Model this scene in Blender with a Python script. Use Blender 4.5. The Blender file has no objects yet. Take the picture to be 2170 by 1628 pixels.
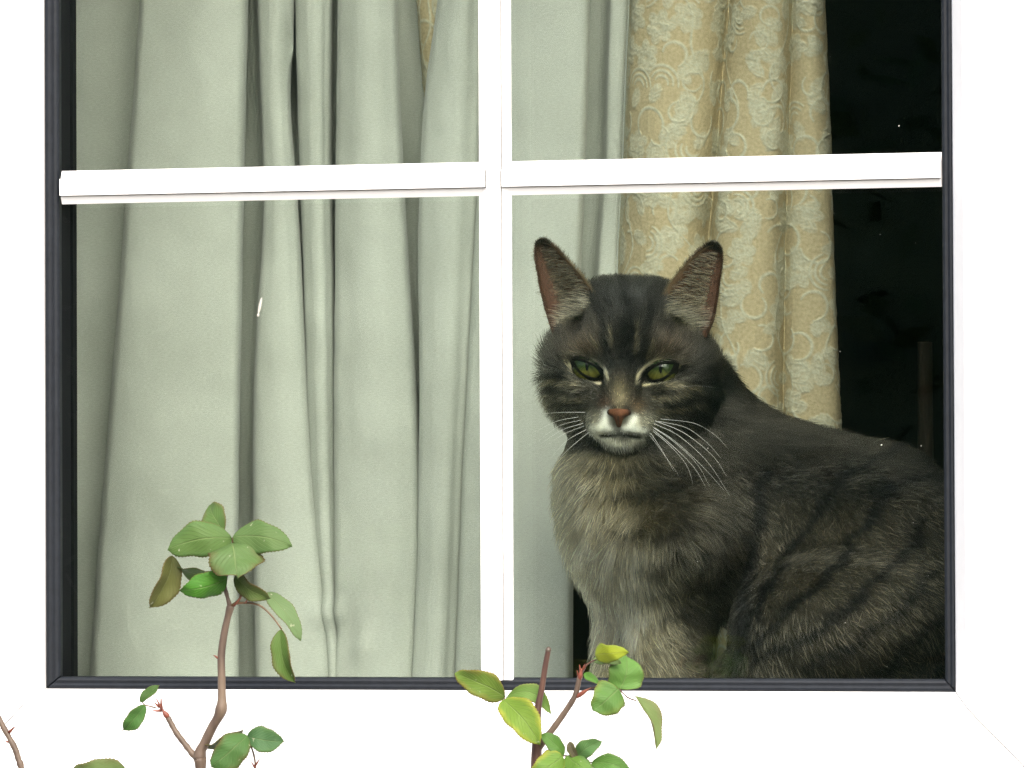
import bpy, math, random
import numpy as np

rng = np.random.default_rng(7)
random.seed(7)
PI = math.pi
SC = bpy.context.scene
COL = SC.collection

# ------------------------------------------------------------------ camera
PW, PH, FPX, DIST = 2170.0, 1628.0, 12500.0, 3.5
YAW, PITCH, ROLL = 0.274417, 0.023749, -0.004252
FWD = np.array([-math.sin(YAW) * math.cos(PITCH), math.cos(YAW) * math.cos(PITCH), math.sin(PITCH)])
_r = np.array([math.cos(YAW), math.sin(YAW), 0.0])
_u = np.cross(_r, FWD)
RGT = math.cos(ROLL) * _r + math.sin(ROLL) * _u
UPV = -math.sin(ROLL) * _r + math.cos(ROLL) * _u
CPOS = -DIST * FWD
from mathutils import Matrix, Vector
cam = bpy.data.cameras.new('camera')
cam.sensor_width = 36.0
cam.lens = 36.0 * FPX / PW
cam.clip_start = 0.1
cam.clip_end = 500
camo = bpy.data.objects.new('camera', cam)
COL.objects.link(camo)
camo.matrix_world = Matrix(((RGT[0], UPV[0], -FWD[0], CPOS[0]), (RGT[1], UPV[1], -FWD[1], CPOS[1]),
                            (RGT[2], UPV[2], -FWD[2], CPOS[2]), (0, 0, 0, 1)))
SC.camera = camo

# ------------------------------------------------------------------ sky, sun, exposure
SUN_EL, SUN_AZ = math.radians(42), math.radians(158)     # azimuth measured from +Y, clockwise; the house front faces -Y
wd = bpy.data.worlds.new('World')
SC.world = wd
wd.use_nodes = True
nt = wd.node_tree
bg = nt.nodes['Background']
sky = nt.nodes.new('ShaderNodeTexSky')
sky.sky_type = 'NISHITA'
sky.sun_disc = False
sky.sun_elevation = SUN_EL
sky.sun_rotation = SUN_AZ
sky.air_density = 1.0
sky.dust_density = 4.0
sky.ozone_density = 1.0
nt.links.new(sky.outputs[0], bg.inputs[0])
bg.inputs[1].default_value = 0.12
sun = bpy.data.lights.new('sun', 'SUN')
sun.energy = 1.5
sun.angle = math.radians(50)
sun.color = (1.0, 0.955, 0.89)
suno = bpy.data.objects.new('sun', sun)
COL.objects.link(suno)
sd = Vector((math.sin(SUN_AZ) * math.cos(SUN_EL), math.cos(SUN_AZ) * math.cos(SUN_EL), math.sin(SUN_EL)))
suno.rotation_euler = sd.to_track_quat('Z', 'Y').to_euler()
SC.view_settings.view_transform = 'Standard'
SC.view_settings.look = 'None'
SC.view_settings.exposure = 1.62
SC.view_settings.gamma = 1.0
SC.cycles.max_bounces = 6
SC.cycles.diffuse_bounces = 3
SC.cycles.glossy_bounces = 2
SC.cycles.transmission_bounces = 3
SC.cycles.transparent_max_bounces = 16
SC.cycles.caustics_reflective = False
SC.cycles.caustics_refractive = False
SC.cycles.use_denoising = True
SC.cycles.denoising_prefilter = 'NONE'


# ------------------------------------------------------------------ helpers
def P(px, py, y=0.0):
    """point of the place that stands at depth y behind the glass"""
    px = np.asarray(px, float); py = np.asarray(py, float); y = np.asarray(y, float)
    d = FWD + ((px - PW / 2) / FPX)[..., None] * RGT - ((py - PH / 2) / FPX)[..., None] * UPV
    t = (y - CPOS[1]) / d[..., 1]
    return CPOS + t[..., None] * d


def proj(p):
    q = np.asarray(p, float) - CPOS
    z = q @ FWD
    return PW / 2 + FPX * (q @ RGT) / z, PH / 2 - FPX * (q @ UPV) / z


def srgb(r, g, b):
    def f(c):
        c /= 255.0
        return c / 12.92 if c <= 0.04045 else ((c + 0.055) / 1.055) ** 2.4
    return (f(r), f(g), f(b))


def sst(a, b, x):
    t = np.clip((x - a) / (b - a), 0, 1)
    return t * t * (3 - 2 * t)


def mobj(name, v, f, mat=None, parent=None, smooth=True):
    me = bpy.data.meshes.new(name)
    me.from_pydata([tuple(map(float, a)) for a in v], [], [tuple(map(int, a)) for a in f])
    me.validate()
    me.update()
    return mfin(name, me, mat, parent, smooth)


def mfin(name, me, mat, parent, smooth):
    if smooth:
        me.polygons.foreach_set('use_smooth', [True] * len(me.polygons))
    o = bpy.data.objects.new(name, me)
    COL.objects.link(o)
    if mat is not None:
        me.materials.append(mat)
    if parent is not None:
        o.parent = parent
    return o


def empty(name, label, cat, group=None):
    o = bpy.data.objects.new(name, None)
    COL.objects.link(o)
    return tag(o, label, cat, group)


def tag(o, label, cat, group=None, kind=None):
    if label: o['label'] = label
    if cat: o['category'] = cat
    if group: o['group'] = group
    if kind: o['kind'] = kind
    return o


def box(v, f, x0, x1, y0, y1, z0, z1):
    b = len(v)
    v += [(x0, y0, z0), (x1, y0, z0), (x1, y1, z0), (x0, y1, z0), (x0, y0, z1), (x1, y0, z1), (x1, y1, z1), (x0, y1, z1)]
    f += [tuple(b + i for i in q) for q in ((0, 3, 2, 1), (4, 5, 6, 7), (0, 1, 5, 4), (1, 2, 6, 5), (2, 3, 7, 6), (3, 0, 4, 7))]


def tube(path, radii, n=10, cap=True, squash=None):
    path = np.asarray(path, float)
    m = len(path)
    tan = np.gradient(path, axis=0)
    tan /= np.linalg.norm(tan, axis=1)[:, None] + 1e-12
    ref = np.array([0.31, 0.9, 0.2])
    v, f = [], []
    a = np.cross(tan[0], ref); a /= np.linalg.norm(a)
    for i in range(m):
        a = a - tan[i] * (a @ tan[i]); a /= np.linalg.norm(a)
        b = np.cross(tan[i], a)
        for k in range(n):
            t = 2 * PI * k / n
            v.append(path[i] + radii[i] * (math.cos(t) * a + math.sin(t) * b))
    for i in range(m - 1):
        for k in range(n):
            f.append((i * n + k, i * n + (k + 1) % n, (i + 1) * n + (k + 1) % n, (i + 1) * n + k))
    if cap:
        f.append(tuple(range(n))[::-1])
        f.append(tuple((m - 1) * n + k for k in range(n)))
    return v, f


def spline(pts, n):
    """Catmull-Rom through pts, n samples"""
    p = np.asarray(pts, float)
    p = np.vstack([2 * p[0] - p[1], p, 2 * p[-1] - p[-2]])
    s = np.linspace(0, len(p) - 3 - 1e-9, n)
    i = s.astype(int); t = (s - i)[:, None]
    a, b, c, d = p[i], p[i + 1], p[i + 2], p[i + 3]
    return 0.5 * (2 * b + (c - a) * t + (2 * a - 5 * b + 4 * c - d) * t ** 2 + (3 * b - a - 3 * c + d) * t ** 3)


class Noise:
    """smooth noise as a sum of random waves"""
    def __init__(s, scale, n=14, seed=1, dim=3):
        r = np.random.default_rng(seed)
        k = r.normal(size=(n, dim)); s.k = k * (2 * PI / scale) * 0.5
        s.p = r.uniform(0, 2 * PI, n); s.n = n

    def __call__(s, p):
        p = np.asarray(p, np.float32); o_ = np.zeros(len(p), np.float32)
        for k, q in zip(s.k.astype(np.float32), s.p.astype(np.float32)):
            o_ += np.sin(p @ k + q)
        return o_ / math.sqrt(s.n / 2)


# ------------------------------------------------------------------ materials
def mat(name, base=(0.5, 0.5, 0.5), rough=0.6, spec=0.5):
    m = bpy.data.materials.new(name)
    m.use_nodes = True
    b = m.node_tree.nodes['Principled BSDF']
    b.inputs['Base Color'].default_value = (*base, 1)
    b.inputs['Roughness'].default_value = rough
    b.inputs['Specular IOR Level'].default_value = spec
    return m


def nd(m, t, **kw):
    n = m.node_tree.nodes.new(t)
    for k, v in kw.items():
        setattr(n, k, v)
    return n


def lk(m, a, b):
    m.node_tree.links.new(a, b)


def bsdf(m):
    return m.node_tree.nodes['Principled BSDF']


def add_noise(m, scale, amount, c1, c2, bump=0.0, detail=4, stretch=(1, 1, 1), coord='Object'):
    tc = nd(m, 'ShaderNodeTexCoord')
    mp = nd(m, 'ShaderNodeMapping')
    mp.inputs['Scale'].default_value = stretch
    lk(m, tc.outputs[coord], mp.inputs[0])
    nz = nd(m, 'ShaderNodeTexNoise')
    nz.inputs['Scale'].default_value = scale
    nz.inputs['Detail'].default_value = detail
    lk(m, mp.outputs[0], nz.inputs['Vector'])
    cr = nd(m, 'ShaderNodeValToRGB')
    cr.color_ramp.elements[0].position = 0.5 - amount
    cr.color_ramp.elements[1].position = 0.5 + amount
    cr.color_ramp.elements[0].color = (*c1, 1)
    cr.color_ramp.elements[1].color = (*c2, 1)
    lk(m, nz.outputs[0], cr.inputs[0])
    lk(m, cr.outputs[0], bsdf(m).inputs['Base Color'])
    if bump:
        bp = nd(m, 'ShaderNodeBump')
        bp.inputs['Strength'].default_value = 1.0
        bp.inputs['Distance'].default_value = bump
        lk(m, nz.outputs[0], bp.inputs['Height'])
        lk(m, bp.outputs[0], bsdf(m).inputs['Normal'])
    return cr


M = {}
M['white'] = mat('white_plastic', (0.82, 0.82, 0.82), 0.32)
add_noise(M['white'], 90, 0.3, (0.79, 0.79, 0.785), (0.84, 0.84, 0.84), 0.00003)
M['render'] = mat('white_render', (0.8, 0.8, 0.78), 0.9)
add_noise(M['render'], 220, 0.3, (0.74, 0.74, 0.72), (0.82, 0.82, 0.8), 0.0012)
M['gasket'] = mat('grey_rubber', (0.03, 0.034, 0.045), 0.5, 0.25)
add_noise(M['gasket'], 260, 0.35, (0.005, 0.0068, 0.0095), (0.012, 0.0155, 0.021), 0.0001, stretch=(1, 1, 1))
M['spacer'] = mat('black_spacer', (0.006, 0.007, 0.009), 0.8, 0.1)
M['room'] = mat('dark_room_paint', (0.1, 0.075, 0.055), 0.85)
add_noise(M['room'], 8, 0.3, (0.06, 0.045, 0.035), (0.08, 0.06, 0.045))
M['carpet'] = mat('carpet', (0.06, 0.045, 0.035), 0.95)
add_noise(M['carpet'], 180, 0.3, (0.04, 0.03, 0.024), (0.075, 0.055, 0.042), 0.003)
M['wood'] = mat('dark_wood', (0.12, 0.06, 0.03), 0.4)
add_noise(M['wood'], 30, 0.3, (0.05, 0.036, 0.024), (0.09, 0.066, 0.045), 0.0003, stretch=(6, 6, 1))
M['ground'] = mat('ground', (0.2, 0.19, 0.17), 0.95)
add_noise(M['ground'], 3, 0.3, (0.13, 0.12, 0.1), (0.24, 0.225, 0.2), 0.01)
M['hedge'] = mat('hedge_leaf', (0.04, 0.08, 0.025), 0.55)
add_noise(M['hedge'], 2.2, 0.3, (0.02, 0.045, 0.012), (0.055, 0.095, 0.03))
M['speck'] = mat('pale_speck', (0.42, 0.41, 0.36), 0.6)

# glass: clear with a mirror film that grows towards grazing angles
g = bpy.data.materials.new('window_glass')
g.use_nodes = True
g.node_tree.nodes.clear()
out = nd(g, 'ShaderNodeOutputMaterial')
tr = nd(g, 'ShaderNodeBsdfTransparent'); tr.inputs[0].default_value = (0.972, 0.985, 0.975, 1)
gl = nd(g, 'ShaderNodeBsdfGlossy'); gl.inputs['Roughness'].default_value = 0.0
lw = nd(g, 'ShaderNodeLayerWeight'); lw.inputs[0].default_value = 0.5
pw = nd(g, 'ShaderNodeMath', operation='POWER'); pw.inputs[1].default_value = 5.0
ml = nd(g, 'ShaderNodeMath', operation='MULTIPLY_ADD'); ml.inputs[1].default_value = 0.9; ml.inputs[2].default_value = 0.04
mx = nd(g, 'ShaderNodeMixShader')
lk(g, lw.outputs['Facing'], pw.inputs[0]); lk(g, pw.outputs[0], ml.inputs[0]); lk(g, ml.outputs[0], mx.inputs[0])
lk(g, tr.outputs[0], mx.inputs[1]); lk(g, gl.outputs[0], mx.inputs[2]); lk(g, mx.outputs[0], out.inputs[0])
M['glass'] = g


def cloth_mat(name, c1, c2, weave=1500.0, bump=0.00012):
    m = mat(name, c1, 0.92, 0.15)
    b = bsdf(m)
    b.inputs['Sheen Weight'].default_value = 0.15
    tc = nd(m, 'ShaderNodeUVMap'); tc.uv_map = 'cloth'
    n1 = nd(m, 'ShaderNodeTexNoise'); n1.inputs['Scale'].default_value = 900; n1.inputs['Detail'].default_value = 3
    mp = nd(m, 'ShaderNodeMapping'); mp.inputs['Scale'].default_value = (0.45, 1.6, 1)
    lk(m, tc.outputs[0], mp.inputs[0]); lk(m, mp.outputs[0], n1.inputs['Vector'])
    n2 = nd(m, 'ShaderNodeTexNoise'); n2.inputs['Scale'].default_value = 14; n2.inputs['Detail'].default_value = 4
    lk(m, tc.outputs[0], n2.inputs['Vector'])
    mxx = nd(m, 'ShaderNodeMath', operation='MULTIPLY_ADD'); mxx.inputs[1].default_value = 0.55
    lk(m, n2.outputs[0], mxx.inputs[0])
    ad = nd(m, 'ShaderNodeMath', operation='MULTIPLY'); ad.inputs[1].default_value = 0.45
    lk(m, n1.outputs[0], ad.inputs[0]); lk(m, ad.outputs[0], mxx.inputs[2])
    cr = nd(m, 'ShaderNodeValToRGB')
    cr.color_ramp.elements[0].position = 0.36; cr.color_ramp.elements[1].position = 0.64
    cr.color_ramp.elements[0].color = (*c1, 1); cr.color_ramp.elements[1].color = (*c2, 1)
    lk(m, mxx.outputs[0], cr.inputs[0]); lk(m, cr.outputs[0], b.inputs['Base Color'])
    bp = nd(m, 'ShaderNodeBump'); bp.inputs['Strength'].default_value = 0.6; bp.inputs['Distance'].default_value = bump
    lk(m, n1.outputs[0], bp.inputs['Height']); lk(m, bp.outputs[0], b.inputs['Normal'])
    return m


M['sage'] = cloth_mat('sage_cloth', (0.345, 0.37, 0.33), (0.445, 0.475, 0.43))

# damask: gold ground, pale raised weave (attribute "weave" is the pattern woven into the cloth)
dm = mat('damask', (0.5, 0.4, 0.2), 0.85, 0.2)
at = nd(dm, 'ShaderNodeAttribute'); at.attribute_name = 'weave'
mxc = nd(dm, 'ShaderNodeMix', data_type='RGBA')
tc = nd(dm, 'ShaderNodeUVMap'); tc.uv_map = 'cloth'
nz = nd(dm, 'ShaderNodeTexNoise'); nz.inputs['Scale'].default_value = 420; nz.inputs['Detail'].default_value = 4
lk(dm, tc.outputs[0], nz.inputs['Vector'])
crg = nd(dm, 'ShaderNodeValToRGB')
crg.color_ramp.elements[0].position = 0.3; crg.color_ramp.elements[1].position = 0.7
crg.color_ramp.elements[0].color = (0.36, 0.305, 0.18, 1); crg.color_ramp.elements[1].color = (0.48, 0.415, 0.26, 1)
crp = nd(dm, 'ShaderNodeValToRGB')
crp.color_ramp.elements[0].position = 0.3; crp.color_ramp.elements[1].position = 0.7
crp.color_ramp.elements[0].color = (0.40, 0.395, 0.29, 1); crp.color_ramp.elements[1].color = (0.51, 0.51, 0.395, 1)
lk(dm, nz.outputs[0], crg.inputs[0]); lk(dm, nz.outputs[0], crp.inputs[0])
lk(dm, at.outputs['Fac'], mxc.inputs[0]); lk(dm, crg.outputs[0], mxc.inputs[6]); lk(dm, crp.outputs[0], mxc.inputs[7])
lk(dm, mxc.outputs[2], bsdf(dm).inputs['Base Color'])
bp = nd(dm, 'ShaderNodeBump'); bp.inputs['Strength'].default_value = 0.7; bp.inputs['Distance'].default_value = 0.0004
lk(dm, nz.outputs[0], bp.inputs['Height']); lk(dm, bp.outputs[0], bsdf(dm).inputs['Normal'])
M['damask'] = dm

# ------------------------------------------------------------------ ground, room, wall
GZ = -1.45
gr = mobj('ground', [(-60, -60, GZ), (60, -60, GZ), (60, 60, GZ), (-60, 60, GZ)], [(0, 1, 2, 3)], M['ground'], smooth=False)
tag(gr, 'grey brown garden ground below the window', 'ground', kind='structure')

OX0, OX1, OZ0, OZ1 = -0.385, 0.358, -0.272, 0.85      # opening in the wall
WY0, WY1 = -0.045, 0.275
v, f = [], []
box(v, f, -3.0, OX0, WY0, WY1, GZ + 0.002, 1.6)
box(v, f, OX1, 3.0, WY0, WY1, GZ + 0.002, 1.6)
box(v, f, OX0, OX1, WY0, WY1, GZ + 0.002, OZ0)
box(v, f, OX0, OX1, WY0, WY1, OZ1, 1.6)
wall = mobj('house_wall', v, f, M['render'], smooth=False)
tag(wall, 'white rendered house wall around the window', 'wall')
RX0, RX1, RY1, RZ1 = -2.0, 2.6, 4.6, 1.4
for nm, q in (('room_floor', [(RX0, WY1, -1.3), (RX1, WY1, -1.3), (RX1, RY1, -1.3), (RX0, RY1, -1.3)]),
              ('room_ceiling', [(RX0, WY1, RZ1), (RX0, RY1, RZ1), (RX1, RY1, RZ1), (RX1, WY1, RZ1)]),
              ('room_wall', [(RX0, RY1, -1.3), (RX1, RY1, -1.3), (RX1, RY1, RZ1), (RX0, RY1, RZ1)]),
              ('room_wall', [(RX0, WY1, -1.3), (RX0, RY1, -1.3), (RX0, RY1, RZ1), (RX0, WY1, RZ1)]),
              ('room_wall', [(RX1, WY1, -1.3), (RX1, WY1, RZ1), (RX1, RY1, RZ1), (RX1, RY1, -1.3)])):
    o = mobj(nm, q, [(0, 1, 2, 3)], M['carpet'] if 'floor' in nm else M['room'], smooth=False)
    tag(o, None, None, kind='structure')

# ------------------------------------------------------------------ window
win = empty('window', 'white plastic window with dark rubber seals and white glazing bars', 'window')
IX0, IX1, IZ0, IZ1 = -0.2937, 0.2675, -0.1816, 0.765    # inner edge of the white sash
SW = 0.052                                             # width of the sash face
GAP = 0.0004


def sash_side(side, name='frame_stile'):
    """one mitred length of sash: profile as (out from the inner edge, y)"""
    prof = [(0.0, 0.004), (0.0, -0.0035), (0.0008, -0.0052), (0.0085, -0.0150), (0.0105, -0.0158), (SW - 0.004, -0.0166),
            (SW, -0.0130), (SW, 0.045), (0.012, 0.045)]
    v, f = [], []
    n = len(prof)
    for end in (0, 1):
        for d, y in prof:
            if side == 'left':
                v.append((IX0 - d, y, (IZ0 - d + GAP) if end == 0 else (IZ1 + d - GAP)))
            elif side == 'right':
                v.append((IX1 + d, y, (IZ0 - d + GAP) if end == 0 else (IZ1 + d - GAP)))
            elif side == 'bottom':
                v.append(((IX0 - d + GAP) if end == 0 else (IX1 + d - GAP), y, IZ0 - d))
            else:
                v.append(((IX0 - d + GAP) if end == 0 else (IX1 + d - GAP), y, IZ1 + d))
    for i in range(n):
        f.append((i, (i + 1) % n, n + (i + 1) % n, n + i))
    f += [tuple(range(n))[::-1], tuple(range(n, 2 * n))]
    return mobj(name, v, f, M['white'], win, smooth=False)


for s_ in ('left', 'right'): sash_side(s_)
for s_ in ('bottom', 'top'): sash_side(s_, 'frame_rail')
# outer frame
v, f = [], []
a0, a1, b0, b1 = IX0 - SW - 0.003, IX1 + SW + 0.003, IZ0 - SW - 0.003, IZ1 + SW + 0.003
box(v, f, OX0 + 0.001, a0, -0.032, 0.05, OZ0 + 0.001, OZ1 - 0.001)
mobj('frame_jamb', v, f, M['white'], win, smooth=False)
v, f = [], []
box(v, f, a1, OX1 - 0.001, -0.032, 0.05, OZ0 + 0.001, OZ1 - 0.001)
mobj('frame_jamb', v, f, M['white'], win, smooth=False)
v, f = [], []
box(v, f, a0, a1, -0.032, 0.05, OZ0 + 0.001, b0)
mobj('frame_sill', v, f, M['white'], win, smooth=False)
v, f = [], []
box(v, f, a0, a1, -0.032, 0.05, b1, OZ1 - 0.001)
mobj('frame_head', v, f, M['white'], win, smooth=False)

# seals: a ribbed strip per side, mitred
GL = 0.0091


def seal(side):
    prof = [(0.0, 0.0035), (0.0, -0.0012), (0.0010, -0.0026), (0.0028, -0.0028), (0.0040, -0.0021), (0.0048, -0.0020), (0.0064, -0.0026),
            (0.0080, -0.0020), (GL, -0.0006), (GL, 0.0035)]
    v, f = [], []
    n = len(prof)
    w = {'left': 1.0, 'right': 0.76, 'bottom': 0.8, 'top': 0.8}
    ex = {'left': 'bottom', 'right': 'bottom', 'bottom': None, 'top': None}
    for end in (0, 1):
        for d0, y in prof:
            d = d0 * w[side]
            if side in ('left', 'right'):
                dz = d0 * 0.8
                z = (IZ0 + dz + GAP) if end == 0 else (IZ1 - dz - GAP)
                v.append(((IX0 + d) if side == 'left' else (IX1 - d), y, z))
            else:
                x = (IX0 + d0 * w['left'] + GAP) if end == 0 else (IX1 - d0 * w['right'] - GAP)
                v.append((x, y, (IZ0 + d) if side == 'bottom' else (IZ1 - d)))
    for i in range(n):
        f.append((i, (i + 1) % n, n + (i + 1) % n, n + i))
    f += [tuple(range(n))[::-1], tuple(range(n, 2 * n))]
    o = mobj('rubber_seal', v, f, M['gasket'], win, smooth=False)
    bv = o.modifiers.new('bevel', 'BEVEL'); bv.width = 0.0003; bv.segments = 2; bv.limit_method = 'ANGLE'
    return o


for s_ in ('left', 'right', 'bottom', 'top'): seal(s_)
GX0, GX1, GZ0, GZ1 = IX0 + GL, IX1 - GL * 0.76, IZ0 + GL * 0.8, IZ1 - GL * 0.8
# spacer and inner seal seen edge-on through the glass
for x0, x1, z0, z1 in ((GX0 - 0.010, GX0 - 0.0004, GZ0 - 0.01, GZ1 + 0.01), (GX1 + 0.0004, GX1 + 0.01, GZ0 - 0.01, GZ1 + 0.01),
                       (GX0, GX1, GZ0 - 0.01, GZ0 - 0.0004), (GX0, GX1, GZ1 + 0.0004, GZ1 + 0.01)):
    v, f = [], []
    box(v, f, x0, x1, 0.0045, 0.0195, z0, z1)
    box(v, f, x0, x1, 0.0245, 0.0310, z0, z1)
    mobj('spacer_bar', v, f, M['spacer'], win, smooth=False)
for y0 in (0.0, 0.020):
    v, f = [], []
    box(v, f, GX0 - 0.008, GX1 + 0.008, y0 + 0.0001, y0 + 0.004, GZ0 - 0.008, GZ1 + 0.008)
    mobj('pane', v, f, M['glass'], win, smooth=False)

# glazing bars on the outer face: bevel, step, raised middle, step, bevel
VX0, VX1 = -0.0193, 0.0006
HB = [(0.1120, 0.1321), (0.4300, 0.4500)]
BW = 0.0050
YB, YE, YM = -0.0004, -0.0018, -0.0040
YT = -0.0062


def bar_piece(quads):
    v, f = [], []
    for q in quads:
        b = len(v); v += q; f.append(tuple(range(b, b + len(q))))
    return v, f


def hbar(x0, x1, z0, z1, mit0, mit1):
    """length of horizontal bar; mit: the bevel is cut back at that end"""
    e0 = BW if mit0 else 0; e1 = BW if mit1 else 0
    g2 = 0.00022
    X0, X1 = x0 - e0 + g2 * (1 if mit0 else 0), x1 + e1 - g2 * (1 if mit1 else 0)
    sec = [(z0, YB, 0), (z0, YE, 0), (z0 + BW - 0.0006, YM, 1), (z0 + BW - 0.0006, YM + 0.0010, 1), (z0 + BW, YM + 0.001, 1), (z0 + BW, YT, 1), (z1 - BW, YT, 1), (z1 - BW, YM, 1), (z1, YE, 0), (z1, YB, 0)]
    v, f = [], []
    n = len(sec)
    for k in (0, 1):
        for z, y, inn in sec:
            if k == 0:
                x = X0 if inn else (X0 + e0)
            else:
                x = X1 if inn else (X1 - e1)
            v.append((x, y, z))
    for i in range(n - 1):
        f.append((i, i + 1, n + i + 1, n + i))
    f.append((n - 1, 0, n, 2 * n - 1))
    f += [tuple(range(n))[::-1], tuple(range(n, 2 * n))]
    return mobj('glazing_bar', v, f, M['white'], win, smooth=False)


for z0, z1 in HB:
    hbar(GX0 + 0.0021, VX0, z0, z1, False, True)
    hbar(VX1, GX1, z0, z1, True, False)
v, f = [], []
# upright bar: continuous middle and mitred bevel lengths between the crossings
box(v, f, VX0 + BW + 0.0007, VX1 - BW - 0.0007, YT, YB, GZ0 - 0.0012, GZ1)
zs = [(GZ0 - 0.0012, HB[0][0], False, True), (HB[0][1], HB[1][0], True, True), (HB[1][1], GZ1, True, False)]
for za, zb, ma, mb in zs:
    for xo, xi in ((VX0, VX0 + BW), (VX1, VX1 - BW)):
        ia = (za - BW) if ma else za; ib = (zb + BW) if mb else zb
        b = len(v)
        v += [(xo, YB, za), (xo, YE, za), (xi, YM, ia + 0.0002), (xi, YB, ia + 0.0002), (xo, YB, zb), (xo, YE, zb), (xi, YM, ib - 0.0002), (xi, YB, ib - 0.0002)]
        f += [(b, b + 1, b + 5, b + 4), (b + 1, b + 2, b + 6, b + 5), (b + 2, b + 3, b + 7, b + 6), (b, b + 3, b + 2, b + 1), (b + 4, b + 5, b + 6, b + 7)]
o = mobj('glazing_bar', v, f, M['white'], win, smooth=False)

# inner sill board
v, f = [], []
box(v, f, OX0 + 0.002, OX1 - 0.002, 0.052, 0.300, OZ0 + 0.002, OZ0 + 0.016)
o = mobj('sill_board', v, f, M['white'], win, smooth=False)
bv = o.modifiers.new('bevel', 'BEVEL'); bv.width = 0.003; bv.segments = 2
SILL = OZ0 + 0.016


# dirt on the outer pane
def blob(v, f, c, rx, rz, ang=0.0, ry=0.0003, n=8):
    b = len(v)
    ca, sa = math.cos(ang), math.sin(ang)
    for k in range(n):
        t = 2 * PI * k / n
        x, z = rx * math.cos(t), rz * math.sin(t)
        v.append((c[0] + ca * x - sa * z, c[1], c[2] + sa * x + ca * z))
    v.append((c[0], c[1] - ry, c[2]))
    for k in range(n):
        f.append((b + k, b + (k + 1) % n, b + n))


v, f = [], []
c = P(551, 648, -0.0004); blob(v, f, c, 0.0009, 0.0052, -0.22, 0.0006, 10)
c = P(547, 668, -0.0005); blob(v, f, c, 0.0009, 0.0010, 0, 0.0006)
mobj('bird_lime_mark', v, f, M['speck'], win)
v, f = [], []
for px, py, s in [(252, 168, 1.6), (1905, 267, 2.2), (1780, 745, 1.5), (1868, 943, 2.6), (1952, 945, 1.6), (2005, 890, 1.4), (1791, 1320, 1.6), (1500, 950, 1.5), (1935, 1108, 1.4),
                  (986, 955, 1.3), (290, 880, 1.4), (375, 985, 1.3), (1750, 220, 1.2), (1865, 497, 1.2), (1940, 515, 1.0), (1478, 1190, 1.1), (1620, 1300, 1.2), (580, 1030, 1.0)]:
    c = P(px, py, -0.0003); r = s * 0.0002
    blob(v, f, c, r * 0.8, r * 1.1, random.uniform(-1, 1), 0.0002, 6)
for k in range(60):
    c = P(random.uniform(165, 1995), random.uniform(5, 1430), -0.0003); r = random.uniform(0.35, 0.75) * 0.00027
    blob(v, f, c, r, r, 0, 0.0001, 5)
o = mobj('dust_specks', v, f, M['speck'], win)
o['kind'] = 'stuff'


# ------------------------------------------------------------------ curtains
def folded(keys, n_along, n_up, subdiv_round=2):
    """keys: list of (py, [(px, y), ...]) from top to bottom, equal counts; returns grid of points"""
    hs = np.array([k[0] for k in keys], float)
    pts = np.array([k[1] for k in keys], float)              # K, N, 2
    pys = np.linspace(hs[0], hs[-1], n_up)
    # monotone-ish interpolation over height: smooth linear
    out = np.empty((n_up, pts.shape[1], 2))
    for j in range(pts.shape[1]):
        for c_ in range(2):
            sp = np.interp(pys, hs, pts[:, j, c_])
            w = max(3, n_up // 22)
            ker = np.hanning(w + 2)[1:-1]; ker /= ker.sum()
            pad = np.pad(sp, w, mode='reflect', reflect_type='odd')
            out[:, j, c_] = np.convolve(pad, ker, 'same')[w:-w]
    grid = np.empty((n_up, n_along, 3))
    uv = np.empty((n_up, n_along, 2))
    for i, py in enumerate(pys):
        pl = out[i]
        w3 = P(pl[:, 0], np.full(len(pl), py), pl[:, 1])
        # corner-cutting rounds the folds
        q = w3
        for _ in range(subdiv_round):
            a, b = q[:-1], q[1:]
            q = np.vstack([q[:1], np.stack([0.75 * a + 0.25 * b, 0.25 * a + 0.75 * b], 1).reshape(-1, 3), q[-1:]])
        seg = np.r_[0, np.cumsum(np.linalg.norm(np.diff(q, axis=0), axis=1))]
        s = np.linspace(0, seg[-1], n_along)
        for c_ in range(3):
            grid[i, :, c_] = np.interp(s, seg, q[:, c_])
        uv[i, :, 0] = s
        uv[i, :, 1] = -py * 0.00031
    return grid, uv, pys


def sheet(name, grid, uv, m, parent=None, thick=0.0):
    nu, na = grid.shape[:2]
    idx = np.arange(nu * na).reshape(nu, na)
    f = np.stack([idx[:-1, :-1], idx[1:, :-1], idx[1:, 1:], idx[:-1, 1:]], -1).reshape(-1, 4)
    me = bpy.data.meshes.new(name)
    me.vertices.add(nu * na); me.vertices.foreach_set('co', grid.reshape(-1))
    me.loops.add(f.size); me.loops.foreach_set('vertex_index', f.reshape(-1))
    me.polygons.add(len(f)); me.polygons.foreach_set('loop_start', np.arange(0, f.size, 4)); me.polygons.foreach_set('loop_total', np.full(len(f), 4))
    uvl = me.uv_layers.new(name='cloth')
    uvl.data.foreach_set('uv', uv.reshape(-1, 2)[f.reshape(-1)].reshape(-1))
    me.update(calc_edges=True)
    return mfin(name, me, m, parent, True), f


YF, YBK = 0.305, 0.368


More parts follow.
